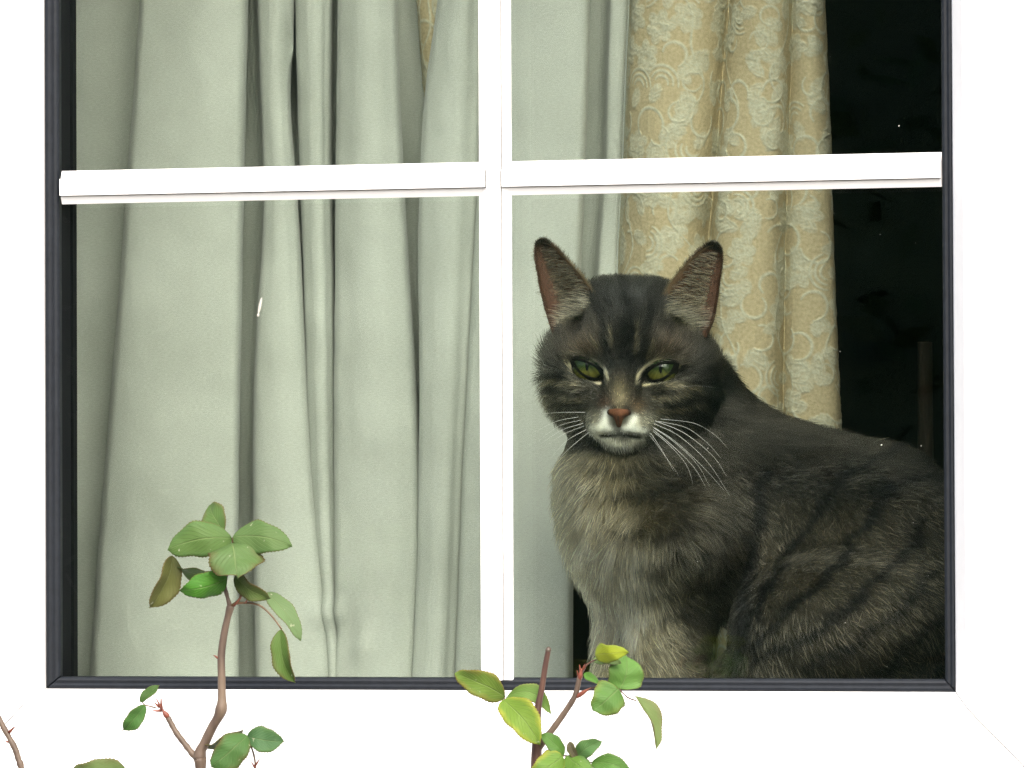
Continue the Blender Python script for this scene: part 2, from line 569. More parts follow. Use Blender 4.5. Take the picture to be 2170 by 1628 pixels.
def sage_row(b, f=YF, k=YBK, kk=None):
    """b: fold boundaries along the row"""
    (b1, b2, b3, b4, b5, b6, b7, b8, b9, b10, b10b, b11) = b
    r = [(40, f + 0.05), (150, f + 0.045), (b1 - 40, f + 0.05), (b1 + 10, f + 0.058), (b1 + 22, f + 0.045)]

    def pleat(l, rr, d, dl=0.0, dr=0.0, back=10):
        """front of one pleat between its two edges, then the return into the gap"""
        w_ = rr - l
        e = min(16.0, w_ * 0.22)
        return [(l - 1, f + dl + 0.020), (l, f + dl + 0.006), (l + e * 0.35, f + dl - 0.001), (l + e, f + dl - 0.004), (l + w_ * .38, f - d), (l + w_ * .66, f - d), (rr - e, f + dr - 0.004), (rr - e * 0.35, f + dr - 0.001), (rr, f + dr + 0.006), (rr + 1, f + dr + 0.018), (rr - back, k - 0.012)]
    r += pleat(b1, b2, 0.007, 0.004, 0, 14)
    r += [(b2 + 6, k), (b3 - 4, k), (b3 + 8, k - 0.02)]
    r += pleat(b3, b4, 0.003, 0.004, 0.004)
    r += [(b4, k), (b5 + 2, k), (b5 + 10, k - 0.02)]
    r += pleat(b5, b6, -0.002, 0.010, 0.012)
    r += [(b6, k + 0.01), (b7, k + 0.01), (b7 + 12, k - 0.012)]
    r += pleat(b7, b8, 0.007, 0.003, 0.004, 18)
    r += [(b8 - 4, k), (b9 - 2, k + 0.004), (b9 + 14, k - 0.012)]
    r += pleat(b9, b10, 0.009, 0, 0.004, 12)
    r += [(b10b + 2, k - 0.02), (b10b + 16, k - 0.03)]
    r += pleat(b10b, b11, 0.009, 0.004, 0, 14)
    r += [(b11 - 40, k)]
    return r


rows = [
    (-2600, (330, 535, 548, 615, 632, 702, 722, 820, 985, 1030, 1032, 1260)),
    (-500, (318, 528, 542, 618, 626, 702, 722, 830, 975, 1028, 1032, 1255)),
    (0, (300, 520, 546, 620, 627, 700, 720, 840, 936, 1016, 1030, 1245)),
    (180, (288, 516, 553, 604, 632, 698, 718, 845, 905, 1013, 1022, 1240)),
    (350, (274, 512, 560, 620, 637, 697, 716, 851, 895, 1010, 1014, 1235)),
    (500, (262, 509, 560, 631, 643, 700, 715, 860, 891, 1002, 1006, 1229)),
    (640, (252, 507, 548, 639, 648, 705, 715, 869, 893, 997, 1000, 1226)),
    (800, (238, 505, 542, 648, 652, 707, 714, 880, 897, 990, 993, 1221)),
    (1000, (222, 503, 541, 660, 660, 709, 713, 889, 893, 980, 983, 1216)),
    (1200, (206, 501, 543, 678, 672, 710, 713, 888, 888, 972, 975, 1211)),
    (1430, (190, 500, 545, 697, 690, 716, 706, 870, 872, 962, 965, 1209)),
    (1900, (165, 498, 548, 720, 712, 735, 722, 850, 856, 945, 950, 1206)),
    (4200, (120, 490, 552, 740, 736, 760, 765, 850, 860, 940, 950, 1200)),
]
keys = [(py, sage_row(b)) for py, b in rows]
grid, uv, pys = folded(keys, 900, 460)
nzc = Noise(0.09, 12, 3); nzs = Noise(0.02, 12, 4)
gp = grid.reshape(-1, 3).copy()
st = gp * np.array([1.0, 1.0, 0.28])
grid += (0.0016 * nzc(st) + 0.00018 * nzs(gp * np.array([1, 1, 0.5]))).reshape(grid.shape[:2])[..., None] * np.array([0.25, 1.0, 0])
# a small pulled crease near the foot of the fourth pleat and a puckered fold higher up
for px, py, rx, ry, a in ((735, 1335, 34, 60, 0.006), (770, 1370, 26, 40, -0.005), (700, 1300, 40, 25, -0.006), (604, 92, 10, 40, 0.012)):
    qx, qy = proj(grid.reshape(-1, 3))
    w = np.exp(-((qx - px) / rx) ** 2 - ((qy - py) / ry) ** 2).reshape(grid.shape[:2])
    grid[..., 1] += a * w
so, _ = sheet('lining_curtain', grid, uv, M['sage'])
tag(so, 'pale sage green curtain lining hanging in long folds behind the left panes', 'curtain')
sm = so.modifiers.new('thickness', 'SOLIDIFY'); sm.thickness = 0.0012; sm.offset = 1

# strip of gold damask at the back, seen through the gap at the top of the curtain
# damask curtain with its sage edge strip
DF, DB = 0.315, 0.345


def dam_row(L, h0, h1, e0, c1, c2, e1, f=DF):
    """L left end, h0-h1 shaded strip, h1-e0 sage edge, e0 damask start, c1, c2 creases, e1 right edge"""
    r = [(L, f + 0.040), (h0, f + 0.038), (h1 - 4, f + 0.034), (h1, f + 0.020), (h1 + 6, f + 0.016), (e0 - 10, f + 0.018), (e0 - 1, f + 0.024), (e0 + 1, f + 0.012), (e0 + 12, f - 0.002)]
    r += [(e0 * .66 + c1 * .34, f - 0.018), (e0 * .3 + c1 * .7, f - 0.016), (c1 - 22, f - 0.004), (c1 - 3, f + 0.014), (c1 + 2, f + 0.016), (c1 + 12, f + 0.002), (c1 + 34, f - 0.008), (c1 * .5 + c2 * .5, f - 0.013), (c2 - 25, f - 0.008), (c2 - 4, f + 0.006), (c2 + 1, f + 0.014), (c2 + 7, f + 0.010)]
    r += [(c2 + 25, f + 0.004), (c2 * .4 + e1 * .6, f + 0.004), (e1 - 14, f + 0.010), (e1 - 2, f + 0.020), (e1, f + 0.030), (e1 - 8, f + 0.045), (e1 - 60, f + 0.060), (e1 - 160, f + 0.062)]
    return r


drows = [(-2600, (1180, 1275, 1300, 1345, 1560, 1690, 1740)), (-400, (1180, 1262, 1295, 1340, 1552, 1686, 1745)), (0, (1180, 1250, 1290, 1335, 1545, 1680, 1750)), (330, (1180, 1240, 1281, 1322, 1520, 1670, 1763)),
         (500, (1178, 1230, 1268, 1312, 1502, 1664, 1768)), (700, (1180, 1228, 1262, 1308, 1500, 1660, 1776)), (900, (1190, 1235, 1268, 1308, 1500, 1655, 1784)), (1150, (1215, 1255, 1285, 1320, 1505, 1655, 1790)),
         (1300, (1262, 1285, 1310, 1335, 1510, 1655, 1793)), (1450, (1275, 1300, 1320, 1345, 1515, 1655, 1795)), (4200, (1275, 1300, 1320, 1345, 1515, 1655, 1795))]
keys = [(py, dam_row(*b)) for py, b in drows]
# dense where it can be seen, coarse above and below
hs = np.array([k[0] for k in keys], float); pt = np.array([k[1] for k in keys], float)


def keyrow(py):
    return [(np.interp(py, hs, pt[:, j, 0]), np.interp(py, hs, pt[:, j, 1])) for j in range(pt.shape[1])]


def damask_field(u, w):
    """woven pattern over the flat cloth (metres): 0 ground, 1 raised pale weave"""
    u = u * 1000.0; w = w * 1000.0                         # mm
    rp = 150.0
    out_ = np.zeros_like(u); rope = np.zeros_like(u)

    U, W_, ROPE, OUT = u, w, rope, out_
    wrow = w[:, 0]; ulo, uhi = u.min(0), u.max(0)

    def win(cx, cy, R_):
        r_ = np.nonzero(np.abs(wrow - cy) < R_)[0]
        c_ = np.nonzero((ulo < cx + R_) & (uhi > cx - R_))[0]
        if len(r_) == 0 or len(c_) == 0:
            return None
        return slice(r_[0], r_[-1] + 1), slice(c_[0], c_[-1] + 1)

    def arc(cx, cy, r, a0, a1, th, curl=0.0):
        sl = win(cx, cy, r + 2 * th)
        if sl is None: return
        u, w = U[sl], W_[sl]
        dx, dy = u - cx, w - cy
        an = np.degrees(np.arctan2(dy, dx)) % 360
        span = (a1 - a0) % 360 or 360
        rel = (an - a0) % 360
        rr = r * (1 - curl * rel / 360.0)
        d = np.abs(np.hypot(dx, dy) - rr)
        inside = rel <= span
        taper = th * (0.55 + 0.45 * np.sin(np.clip(rel / span, 0, 1) * PI))
        k_ = np.where(inside, np.clip(1 - (d / taper) ** 2, 0, 1), 0)
        ROPE[sl] = np.maximum(ROPE[sl], k_)

    def petal(cx, cy, a, ln, wd_):
        sl = win(cx, cy, ln * 1.15)
        if sl is None: return
        u, w = U[sl], W_[sl]
        ca, sa = math.cos(a), math.sin(a)
        dx, dy = u - cx, w - cy
        s_ = (dx * ca + dy * sa) / ln; t_ = (-dx * sa + dy * ca) / wd_
        m_ = 1 - np.maximum(np.abs(t_) + 0.06 * np.sin(s_ * 22), 0) ** 1.6 - (2 * s_ - 1) ** 2
        OUT[sl] = np.maximum(OUT[sl], np.clip(m_ * 3.0, 0, 1) * (0.75 + 0.25 * np.clip(np.sin((s_ + np.abs(t_) * 0.5) * 26), -1, 1)))

    r2 = np.random.default_rng(12)
    umin, umax, wmin, wmax = u.min(), u.max(), w.min(), w.max()
    cells = []
    st_ = 21.0
    for i in range(int((umax - umin) / st_) + 2):
        for j in range(int((wmax - wmin) / st_) + 2):
            cells.append((umin + (i + 0.5 * (j % 2)) * st_ + r2.uniform(-5, 5), wmin + j * st_ + r2.uniform(-5, 5)))
    for cx, cy in cells:
        k_ = r2.integers(0, 5)
        if k_ in (0, 1):
            R_ = r2.uniform(8.5, 13.0); a0 = r2.uniform(0, 360)
            arc(cx, cy, R_, a0, a0 + r2.uniform(230, 320), 1.5, 0.28)
            a_ = math.radians(a0)
            petal(cx + R_ * math.cos(a_), cy + R_ * math.sin(a_), a_ + 1.2, r2.uniform(14, 20), 5.0)
            petal(cx + R_ * math.cos(a_), cy + R_ * math.sin(a_), a_ + 0.3, r2.uniform(10, 15), 4.0)
        elif k_ == 2:
            b_ = r2.uniform(0, 2 * PI)
            for q in range(6):
                petal(cx, cy, b_ + q * PI / 3, r2.uniform(10, 14), 4.6)
        elif k_ == 3:
            b_ = r2.uniform(0, 2 * PI)
            for q in range(3):
                petal(cx + r2.uniform(-4, 4), cy + r2.uniform(-4, 4), b_ + q * 0.55, r2.uniform(14, 22), 4.8)
            arc(cx + 6, cy + 5, 7, r2.uniform(0, 360), r2.uniform(0, 360), 1.2, 0.2)
        else:
            a_ = r2.uniform(0, 360)
            for rr in (5.0, 8.5, 12.0):
                arc(cx, cy, rr, a_, a_ + 170, 1.3, 0.05)
            petal(cx, cy, math.radians(a_ + 250), 16, 5.0)
    # wandering stems
    for j in range(7):
        cu = umin + (j + 0.5) * (umax - umin) / 7
        path = cu + 11 * np.sin(w / 23.0 + j * 1.7) + 5 * np.sin(w / 9.0 + j)
        rope = np.maximum(rope, np.clip(1 - (np.abs(u - path) / 1.1) ** 2, 0, 1))
    return out_, rope


def damask_sheet(name, keyfn, py0, py1, n_al, n_up, parent=None, relief=True, hem=None, m=None):
    ks = [(py, keyfn(py)) for py in np.linspace(py0, py1, 40)]
    grid, uv, pys = folded(ks, n_al, n_up)
    me_o = None
    gp = grid.reshape(-1, 3)
    nn = Noise(0.07, 12, 9)
    grid[..., 1] += (0.0012 * nn(gp * np.array([1, 1, .4]))).reshape(grid.shape[:2])
    weave = np.zeros(grid.shape[:2])
    if relief:
        du = np.gradient(grid, axis=1); dv = np.gradient(grid, axis=0)
        nrm = np.cross(du, dv); nrm /= np.linalg.norm(nrm, axis=2)[..., None] + 1e-12
        nrm *= np.sign(-nrm[..., 1:2] + 1e-9)
        pet, rope = damask_field(uv[..., 0], uv[..., 1])
        tw = 0.65 + 0.35 * np.sin((uv[..., 0] + uv[..., 1]) * 1000 * 2 * PI / 2.0)
        fl = np.stack([uv[..., 0], uv[..., 1]], -1).reshape(-1, 2)
        cr_ = Noise(0.0042, 16, 17, 2)(fl * np.array([0.45, 1.7])).reshape(weave.shape)
        cr2 = Noise(0.011, 16, 18, 2)(fl * np.array([0.6, 1.4])).reshape(weave.shape)
        h = 0.00030 * pet + 0.00052 * rope * tw + 0.00007 * cr_ * (0.35 + pet) + 0.00012 * cr2 * (0.45 + pet)
        weave = np.clip(np.maximum(pet * 0.95, rope) + 0.10 * cr_ * pet, 0, 1)
        if hem is not None:
            cols = np.linspace(0, 1, grid.shape[1])
            qx, qy = proj(grid.reshape(-1, 3)); qx = qx.reshape(weave.shape)
            e0 = np.interp(pys, hs, [d[1][3] for d in drows])[:, None]
            fade = sst(-2, 6, qx - e0)
            fade[:, grid.shape[1] // 2:] = 1
            h = h * fade
        grid = grid + nrm * h[..., None]
    o, f = sheet(name, grid, uv, m or M['damask'], parent)
    a = o.data.attributes.new('weave', 'FLOAT', 'POINT')
    a.data.foreach_set('value', weave.reshape(-1).astype(np.float32))
    if hem is not None:
        o.data.materials.append(M['sage'])
        qx, qy = proj(grid.reshape(-1, 3))
        e0 = np.repeat(np.interp(pys, hs, [d[1][3] for d in drows]), grid.shape[1])
        first = (np.arange(grid.shape[0] * grid.shape[1]) % grid.shape[1]) < grid.shape[1] // 2
        isg = (qx < e0 - 1) & first
        o.data.polygons.foreach_set('material_index', isg[f[:, 0]].astype(np.int32))
    return o


dk = damask_sheet('damask_curtain', keyrow, -60, 1470, 620, 760, hem=True)
tag(dk, 'gold damask curtain with raised pale scrolls hanging behind the cat', 'curtain')
dk_up = damask_sheet('curtain_top', keyrow, -2600, -59.5, 160, 60, dk, relief=False, hem=True)
dk_dn = damask_sheet('curtain_foot', keyrow, 1469.5, 4200, 160, 60, dk, relief=False, hem=True)


def back_key(py):
    l = np.interp(py, [-300, 0, 180, 300, 420], [878, 884, 896, 908, 925])
    return [(l + 30, 0.366), (l + 6, 0.362), (l, 0.354), (l + 5, 0.346), (l + 22, 0.341), (l + 45, 0.341), (l + 75, 0.346)]


bk = damask_sheet('damask_curtain', back_key, -300, 420, 120, 360)
tag(bk, 'narrow strip of gold damask showing between the sage green pleats', 'curtain')


# ------------------------------------------------------------------ hedge across the garden (mirrored in the panes) and chair in the room
hg = empty('garden_hedge', 'dark green hedge across the garden facing the window', 'hedge')
HX0, HX1, HY, HZ = -14.0, 6.0, -9.0, 3.9
v, f = [], []
box(v, f, HX0 + 0.2, HX1 - 0.2, HY - 0.9, HY - 0.3, GZ, GZ + HZ - 0.25)
mobj('hedge_core', v, f, M['hedge'], hg, smooth=False)
n = 16000
c = np.stack([rng.uniform(HX0, HX1, n), HY - np.abs(rng.normal(0, 0.18, n)) + 0.05, GZ + rng.uniform(0, 1, n) * HZ], 1)
c[:, 2] += 0.25 * np.sin(c[:, 0] * 1.3) * (c[:, 2] - GZ) / HZ
a = rng.normal(size=(n, 3)); a /= np.linalg.norm(a, axis=1)[:, None]
b = np.cross(a, rng.normal(size=(n, 3))); b /= np.linalg.norm(b, axis=1)[:, None]
s = rng.uniform(0.03, 0.07, n)[:, None]
vv = np.stack([c - a * s, c + b * s * .5, c + a * s, c - b * s * .5], 1).reshape(-1, 3)
o = mobj('hedge_leaves', vv, np.arange(4 * n).reshape(n, 4), M['hedge'], hg, smooth=False)
o['kind'] = 'stuff'

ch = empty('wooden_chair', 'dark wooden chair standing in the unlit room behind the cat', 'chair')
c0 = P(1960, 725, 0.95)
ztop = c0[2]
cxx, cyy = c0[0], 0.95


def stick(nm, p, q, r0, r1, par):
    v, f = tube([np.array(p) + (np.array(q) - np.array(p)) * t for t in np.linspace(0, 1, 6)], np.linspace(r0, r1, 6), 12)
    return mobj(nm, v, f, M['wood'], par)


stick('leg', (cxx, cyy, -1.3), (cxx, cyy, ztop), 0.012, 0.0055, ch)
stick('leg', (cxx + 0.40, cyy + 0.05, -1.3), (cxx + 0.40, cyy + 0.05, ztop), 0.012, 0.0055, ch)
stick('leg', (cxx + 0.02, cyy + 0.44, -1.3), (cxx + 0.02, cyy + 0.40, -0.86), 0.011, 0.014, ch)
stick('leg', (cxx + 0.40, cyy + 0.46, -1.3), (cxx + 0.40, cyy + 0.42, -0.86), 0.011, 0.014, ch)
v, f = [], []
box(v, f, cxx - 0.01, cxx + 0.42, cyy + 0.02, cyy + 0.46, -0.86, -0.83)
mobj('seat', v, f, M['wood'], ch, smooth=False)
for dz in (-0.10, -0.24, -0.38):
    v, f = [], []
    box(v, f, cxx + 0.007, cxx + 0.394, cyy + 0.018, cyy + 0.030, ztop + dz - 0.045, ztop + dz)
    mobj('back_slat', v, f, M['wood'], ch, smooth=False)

# ------------------------------------------------------------------ the cat
MM = 0.001
HY_ = 0.135                                               # depth of the head's centre
HC = P(1335, 760, HY_)
# head axes: start from an upright front view, turn the face a little to its right and tilt
hy, hr = math.radians(8.0), math.radians(-1.5)
_R, _U, _F = RGT, UPV, -FWD
_F2 = math.cos(hy) * _F - math.sin(hy) * _R
_R2 = math.cos(hy) * _R + math.sin(hy) * _F
HR_ = math.cos(hr) * _R2 + math.sin(hr) * _U
HU_ = -math.sin(hr) * _R2 + math.cos(hr) * _U
HF_ = _F2
HM = np.stack([HR_, HU_, HF_])                            # world -> head rows


def h2w(p):
    return HC + (np.asarray(p, float) * MM) @ HM


def w2h(p):
    return ((np.asarray(p, float) - HC) @ HM.T) / MM


# grid: fine over the head, coarser over the body
def axis(lo, hi, f0, f1, fine, coarse):
    a = list(np.arange(lo, f0, coarse)); b = list(np.arange(f0, f1, fine)); c = list(np.arange(f1, hi, coarse))
    return np.array(a + b + c)


hx, hyw, hz = HC
GXa = axis(hx - 0.075, hx + 0.30, hx - 0.068, hx + 0.064, 0.0012, 0.0028)
GYa = axis(hyw - 0.085, hyw + 0.15, hyw - 0.064, hyw + 0.045, 0.0014, 0.003)
GZa = axis(SILL - 0.006, hz + 0.062, hz - 0.064, hz + 0.060, 0.0012, 0.0028)
FIELD = np.full((len(GXa), len(GYa), len(GZa)), 0.04, np.float32)


def region(c, R_):
    s = []
    for ax, cc in zip((GXa, GYa, GZa), c):
        i0, i1 = np.searchsorted(ax, cc - R_), np.searchsorted(ax, cc + R_)
        s.append(slice(max(0, i0), i1))
    return tuple(s)


def pts_of(sl):
    return np.stack(np.meshgrid(GXa[sl[0]], GYa[sl[1]], GZa[sl[2]], indexing='ij'), -1)


def smin(a, b, k):
    h = np.maximum(k - np.abs(a - b), 0) / k
    return np.minimum(a, b) - h * h * k * 0.25


def put(d, sl, k, sub=False):
    if sub:
        FIELD[sl] = -smin(-FIELD[sl], d, k)
    else:
        FIELD[sl] = smin(FIELD[sl], d, k)


def ell(c, r, k=0.015, frame=None, rot=None, sub=False):
    """ellipsoid; c world, r metres, rot = 3x3 rows of its axes"""
    c = np.asarray(c, float); r = np.asarray(r, float)
    sl = region(c, r.max() + 0.03)
    q = pts_of(sl) - c
    if rot is not None:
        q = q @ np.asarray(rot).T
    k0 = np.linalg.norm(q / r, axis=-1); k1 = np.linalg.norm(q / (r * r), axis=-1) + 1e-9
    put((k0 * (k0 - 1) / k1).astype(np.float32), sl, k, sub)


def hell(c, r, k=0.008, sub=False, tilt=0.0):
    rot = HM
    if tilt:
        ct, s_ = math.cos(tilt), math.sin(tilt)
        rot = np.stack([ct * HM[0] + s_ * HM[1], -s_ * HM[0] + ct * HM[1], HM[2]])
    ell(h2w(c), np.asarray(r) * MM, k, rot=rot, sub=sub)


def cone(a, b, ra, rb, k=0.015, sub=False):
    a = np.asarray(a, float); b = np.asarray(b, float)
    c = (a + b) / 2; R_ = np.linalg.norm(b - a) / 2 + max(ra, rb) + 0.03
    sl = region(c, R_)
    q = pts_of(sl); ba = b - a
    t = np.clip(((q - a) @ ba) / (ba @ ba), 0, 1)
    d = np.linalg.norm(q - (a + t[..., None] * ba), axis=-1) - (ra + (rb - ra) * t)
    put(d.astype(np.float32), sl, k, sub)


def hcone(a, b, ra, rb, k=0.006, sub=False):
    cone(h2w(a), h2w(b), ra * MM, rb * MM, k, sub)


PXM = (DIST + 0.13) / FPX                                  # metres per picture dot at the cat
# trunk
cone(P(1395, 850, 0.175), P(1395, 1030, 0.170), 0.038, 0.047, 0.03)              # neck
cone(P(1440, 855, 0.185), P(1530, 1000, 0.195), 0.029, 0.037, 0.03)
ell(P(1300, 985, 0.150), (0.025, 0.032, 0.036), 0.022)
ell(P(1362, 1075, 0.150), (0.043, 0.052, 0.050), 0.03)                            # chest
ell(P(1362, 1160, 0.138), (0.034, 0.042, 0.032), 0.025)
cone(P(1520, 1100, 0.185), P(1800, 1200, 0.190), 0.055, 0.068, 0.03)              # barrel
cone(P(1480, 985, 0.195), P(1700, 1088, 0.20), 0.036, 0.042, 0.025)
cone(P(1700, 1088, 0.20), P(1850, 1110, 0.20), 0.042, 0.044, 0.02)               # back
ell(P(1930, 1300, 0.185), (0.078, 0.075, 0.078), 0.03)                            # rump
ell(P(1470, 1150, 0.125), (0.036, 0.058, 0.036), 0.022)                           # near shoulder
ell(P(1790, 1330, 0.120), (0.068, 0.066, 0.046), 0.016)                           # near thigh
ell(P(1660, 1480, 0.105), (0.050, 0.036, 0.034), 0.016)
cone(P(1435, 1240, 0.122), P(1398, 1460, 0.112), 0.029, 0.0205, 0.020)            # near foreleg
cone(P(1398, 1460, 0.112), P(1398, 1670, 0.098), 0.0185, 0.015, 0.010)
cone(P(1368, 1220, 0.148), P(1322, 1460, 0.140), 0.028, 0.0175, 0.016)            # far foreleg
cone(P(1322, 1460, 0.140), P(1312, 1680, 0.138), 0.0165, 0.014, 0.010)
for px_, y_ in ((1396, 0.090), (1300, 0.134)):
    pc = P(px_, 1680, y_); pc[2] = SILL + 0.0095
    ell(pc, (0.016, 0.021, 0.0105), 0.008)
    for q_ in (-1.5, -0.5, 0.5, 1.5):
        ell(pc + np.array([q_ * 0.0072, -0.0165 + 0.002 * abs(q_), -0.001]), (0.0045, 0.0075, 0.0075), 0.003)
hp = P(1640, 1640, 0.095); hp[2] = SILL + 0.012
cone(hp + np.array([0.07, 0.02, 0.0]), hp + np.array([-0.01, -0.004, -0.001]), 0.014, 0.012, 0.01)      # near hind foot
tl = P(2040, 1560, 0.17); tl[2] = SILL + 0.016
cone(tl, tl + np.array([-0.04, -0.075, 0]), 0.017, 0.015, 0.012)
cone(tl + np.array([-0.04, -0.075, 0]), tl + np.array([-0.16, -0.10, -0.002]), 0.015, 0.012, 0.012)
# head
hell((0, 6, -6), (44, 40, 44), 0.02)
hell((0, 24, 5), (30, 20, 26), 0.012)                      # forehead
for s_ in (-1, 1):
    hell((s_ * 31, -10, 2), (19.5, 24, 24), 0.014)           # cheek
    hell((s_ * 15, 37, 0), (14, 8, 14), 0.010)           # crown
    hell((s_ * 24, -30, 4), (18, 17, 22), 0.014)           # jowl
    hell((s_ * 20, 4.5, 26), (13.5, 8.5, 10.5), 0.008)             # brow
    hell((s_ * 23, -19, 27), (13, 10, 9), 0.008)           # under the eye
    hell((s_ * 8.8, -41, 36.5), (10.5, 8.2, 10.5), 0.004)     # whisker pad
hcone((0, 12, 30), (0, -14, 39), 11, 8.2, 0.010)           # bridge of the nose
hcone((0, -14, 39), (0, -31, 45), 8.2, 6.6, 0.006)
hell((0, -36, 27), (21, 17, 17), 0.010)                    # muzzle
hell((0, -51, 31.5), (11, 6.2, 9), 0.004)                    # chin
hcone((-13, -47, 41), (0, -46.2, 46.5), 1.2, 1.2, 0.003, True)   # mouth
hcone((13, -47, 41), (0, -46.2, 46.5), 1.2, 1.2, 0.003, True)
hcone((0, -39, 50), (0, -46, 47), 0.9, 0.9, 0.002, True)

EAR_PX = {'l': [(1172, 706), (1158, 678), (1146, 630), (1138, 590), (1133, 550), (1140, 516), (1165, 520), (1215, 565), (1244, 600), (1254, 632), (1236, 662), (1200, 690)],
          'r': [(1496, 712), (1510, 684), (1519, 640), (1525, 600), (1530, 562), (1520, 522), (1496, 524), (1446, 570), (1418, 606), (1406, 640), (1430, 668), (1466, 696)]}


def carve_ears():
    for c_, tl_ in (((1205, 632), 0.55), ((1468, 636), -0.55)):
        p_ = to_head(c_[0], c_[1], 18)
        hell(tuple(p_), (11.5, 22, 16), 0.005, True, tilt=tl_)


# eyes: outline of the lid opening in head units, per side (from the picture: half closed, sloping to the nose)
EYES = {}
_c = lambda px, py: np.array([(px - 1335) * PXM / MM, (760 - py) * PXM / MM])


def face_z(x, y):
    return 33.5


def to_head(px, py, z):
    """head-space point at front depth z that stands at that place of the front view"""
    # walk along the sight line through the point until head depth z
    a = P(px, py, 0.02); b = P(px, py, 0.22)
    ha, hb = w2h(a), w2h(b)
    t = (z - ha[2]) / (hb[2] - ha[2])
    return ha + t * (hb - ha)


carve_ears()
eye_def = {
    'l': dict(up=[(1211, 761), (1228, 762), (1248, 769), (1266, 780), (1281, 803)], lo=[(1281, 803), (1266, 803), (1248, 799), (1228, 787), (1211, 760)], c=(1243, 778)),
    'r': dict(up=[(1357, 808), (1368, 791), (1384, 777), (1404, 769), (1431, 769)], lo=[(1431, 768), (1420, 790), (1402, 803), (1380, 807), (1357, 808)], c=(1399, 783)),
}
for k_, e in eye_def.items():
    cc = to_head(*e['c'], 35.5)
    e['ctr'] = cc - np.array([0, 0, 10.2])
    hell(tuple(cc + np.array([0, -1.4, -3.5])), (12.0, 6.3, 7.5), 0.004, True, tilt=(-0.42 if k_ == 'l' else 0.38))


def surface_nets(F, ax):
    """vertices and quads of the zero level"""
    s = F < 0
    nx, ny, nz = F.shape
    c8 = np.zeros((nx - 1, ny - 1, nz - 1), np.int8)
    for i in (0, 1):
        for j in (0, 1):
            for k in (0, 1):
                c8 += s[i:nx - 1 + i, j:ny - 1 + j, k:nz - 1 + k]
    act = (c8 > 0) & (c8 < 8)
    ci = np.argwhere(act)
    idx = np.full(act.shape, -1, np.int64); idx[act] = np.arange(len(ci))
    acc = np.zeros((len(ci), 3)); cnt = np.zeros(len(ci))
    cor = [(i, j, k) for i in (0, 1) for j in (0, 1) for k in (0, 1)]
    for a in cor:
        for d in range(3):
            if a[d] == 1: continue
            b = list(a); b[d] = 1
            fa = F[ci[:, 0] + a[0], ci[:, 1] + a[1], ci[:, 2] + a[2]]; fb = F[ci[:, 0] + b[0], ci[:, 1] + b[1], ci[:, 2] + b[2]]
            m_ = (fa < 0) != (fb < 0)
            t = np.where(m_, fa / (fa - fb + 1e-12), 0)
            for q in range(3):
                pa = ax[q][ci[:, q] + a[q]]; pb = ax[q][ci[:, q] + b[q]]
                acc[:, q] += np.where(m_, pa + t * (pb - pa), 0)
            cnt += m_
    v = acc / cnt[:, None]
    fs = []
    for d in range(3):
        e1, e2 = [(1, 2), (2, 0), (0, 1)][d]
        A = [slice(1, -1)] * 3; A[d] = slice(0, -1); B = list(A); B[d] = slice(1, None)
        sa, sb = s[tuple(A)], s[tuple(B)]
        for fl in (0, 1):
            w_ = np.argwhere((sa & ~sb) if fl == 0 else (~sa & sb))
            o_ = w_.copy()
            for q in range(3):
                if q != d: o_[:, q] += 1

            def cell(x1, x2):
                z = o_.copy(); z[:, e1] -= x1; z[:, e2] -= x2
                return idx[z[:, 0], z[:, 1], z[:, 2]]
            qd = np.stack([cell(1, 1), cell(0, 1), cell(0, 0), cell(1, 0)], 1)
            fs.append(qd if fl == 0 else qd[:, ::-1])
    return v, np.vstack(fs)


CV, CF = surface_nets(FIELD, (GXa, GYa, GZa))
CF = CF[(CF >= 0).all(1)]
# smooth a little
for _ in range(3):
    acc = np.zeros_like(CV); cn = np.zeros(len(CV))
    for a_, b_ in ((0, 1), (1, 2), (2, 3), (3, 0)):
        np.add.at(acc, CF[:, a_], CV[CF[:, b_]]); np.add.at(acc, CF[:, b_], CV[CF[:, a_]])
        np.add.at(cn, CF[:, a_], 1); np.add.at(cn, CF[:, b_], 1)
    CV = CV * 0.5 + 0.5 * acc / np.maximum(cn, 1)[:, None]

# ears: cupped shells rooted in the skull
def ear_pts(outer, inner, zb, zt, cup, nu=22, nv=30):
    """outer, inner edges: picture points base -> tip; zb, zt head depth at base and tip"""
    lo = spline(outer, nv); li = spline(inner, nv)
    g_ = np.empty((nv, nu, 3))
    for j in range(nv):
        t = j / (nv - 1)
        z = zb + (zt - zb) * t
        a = to_head(lo[j, 0], lo[j, 1], z - 6 * (1 - t)); b = to_head(li[j, 0], li[j, 1], z + 7 * (1 - t))
        for i in range(nu):
            u_ = i / (nu - 1)
            p = a * (1 - u_) + b * u_
            dep = cup * (math.sin(PI * u_) ** 0.8) * (1 - t) ** 0.55
            g_[j, i] = p + np.array([0, 0, -dep])
    return g_


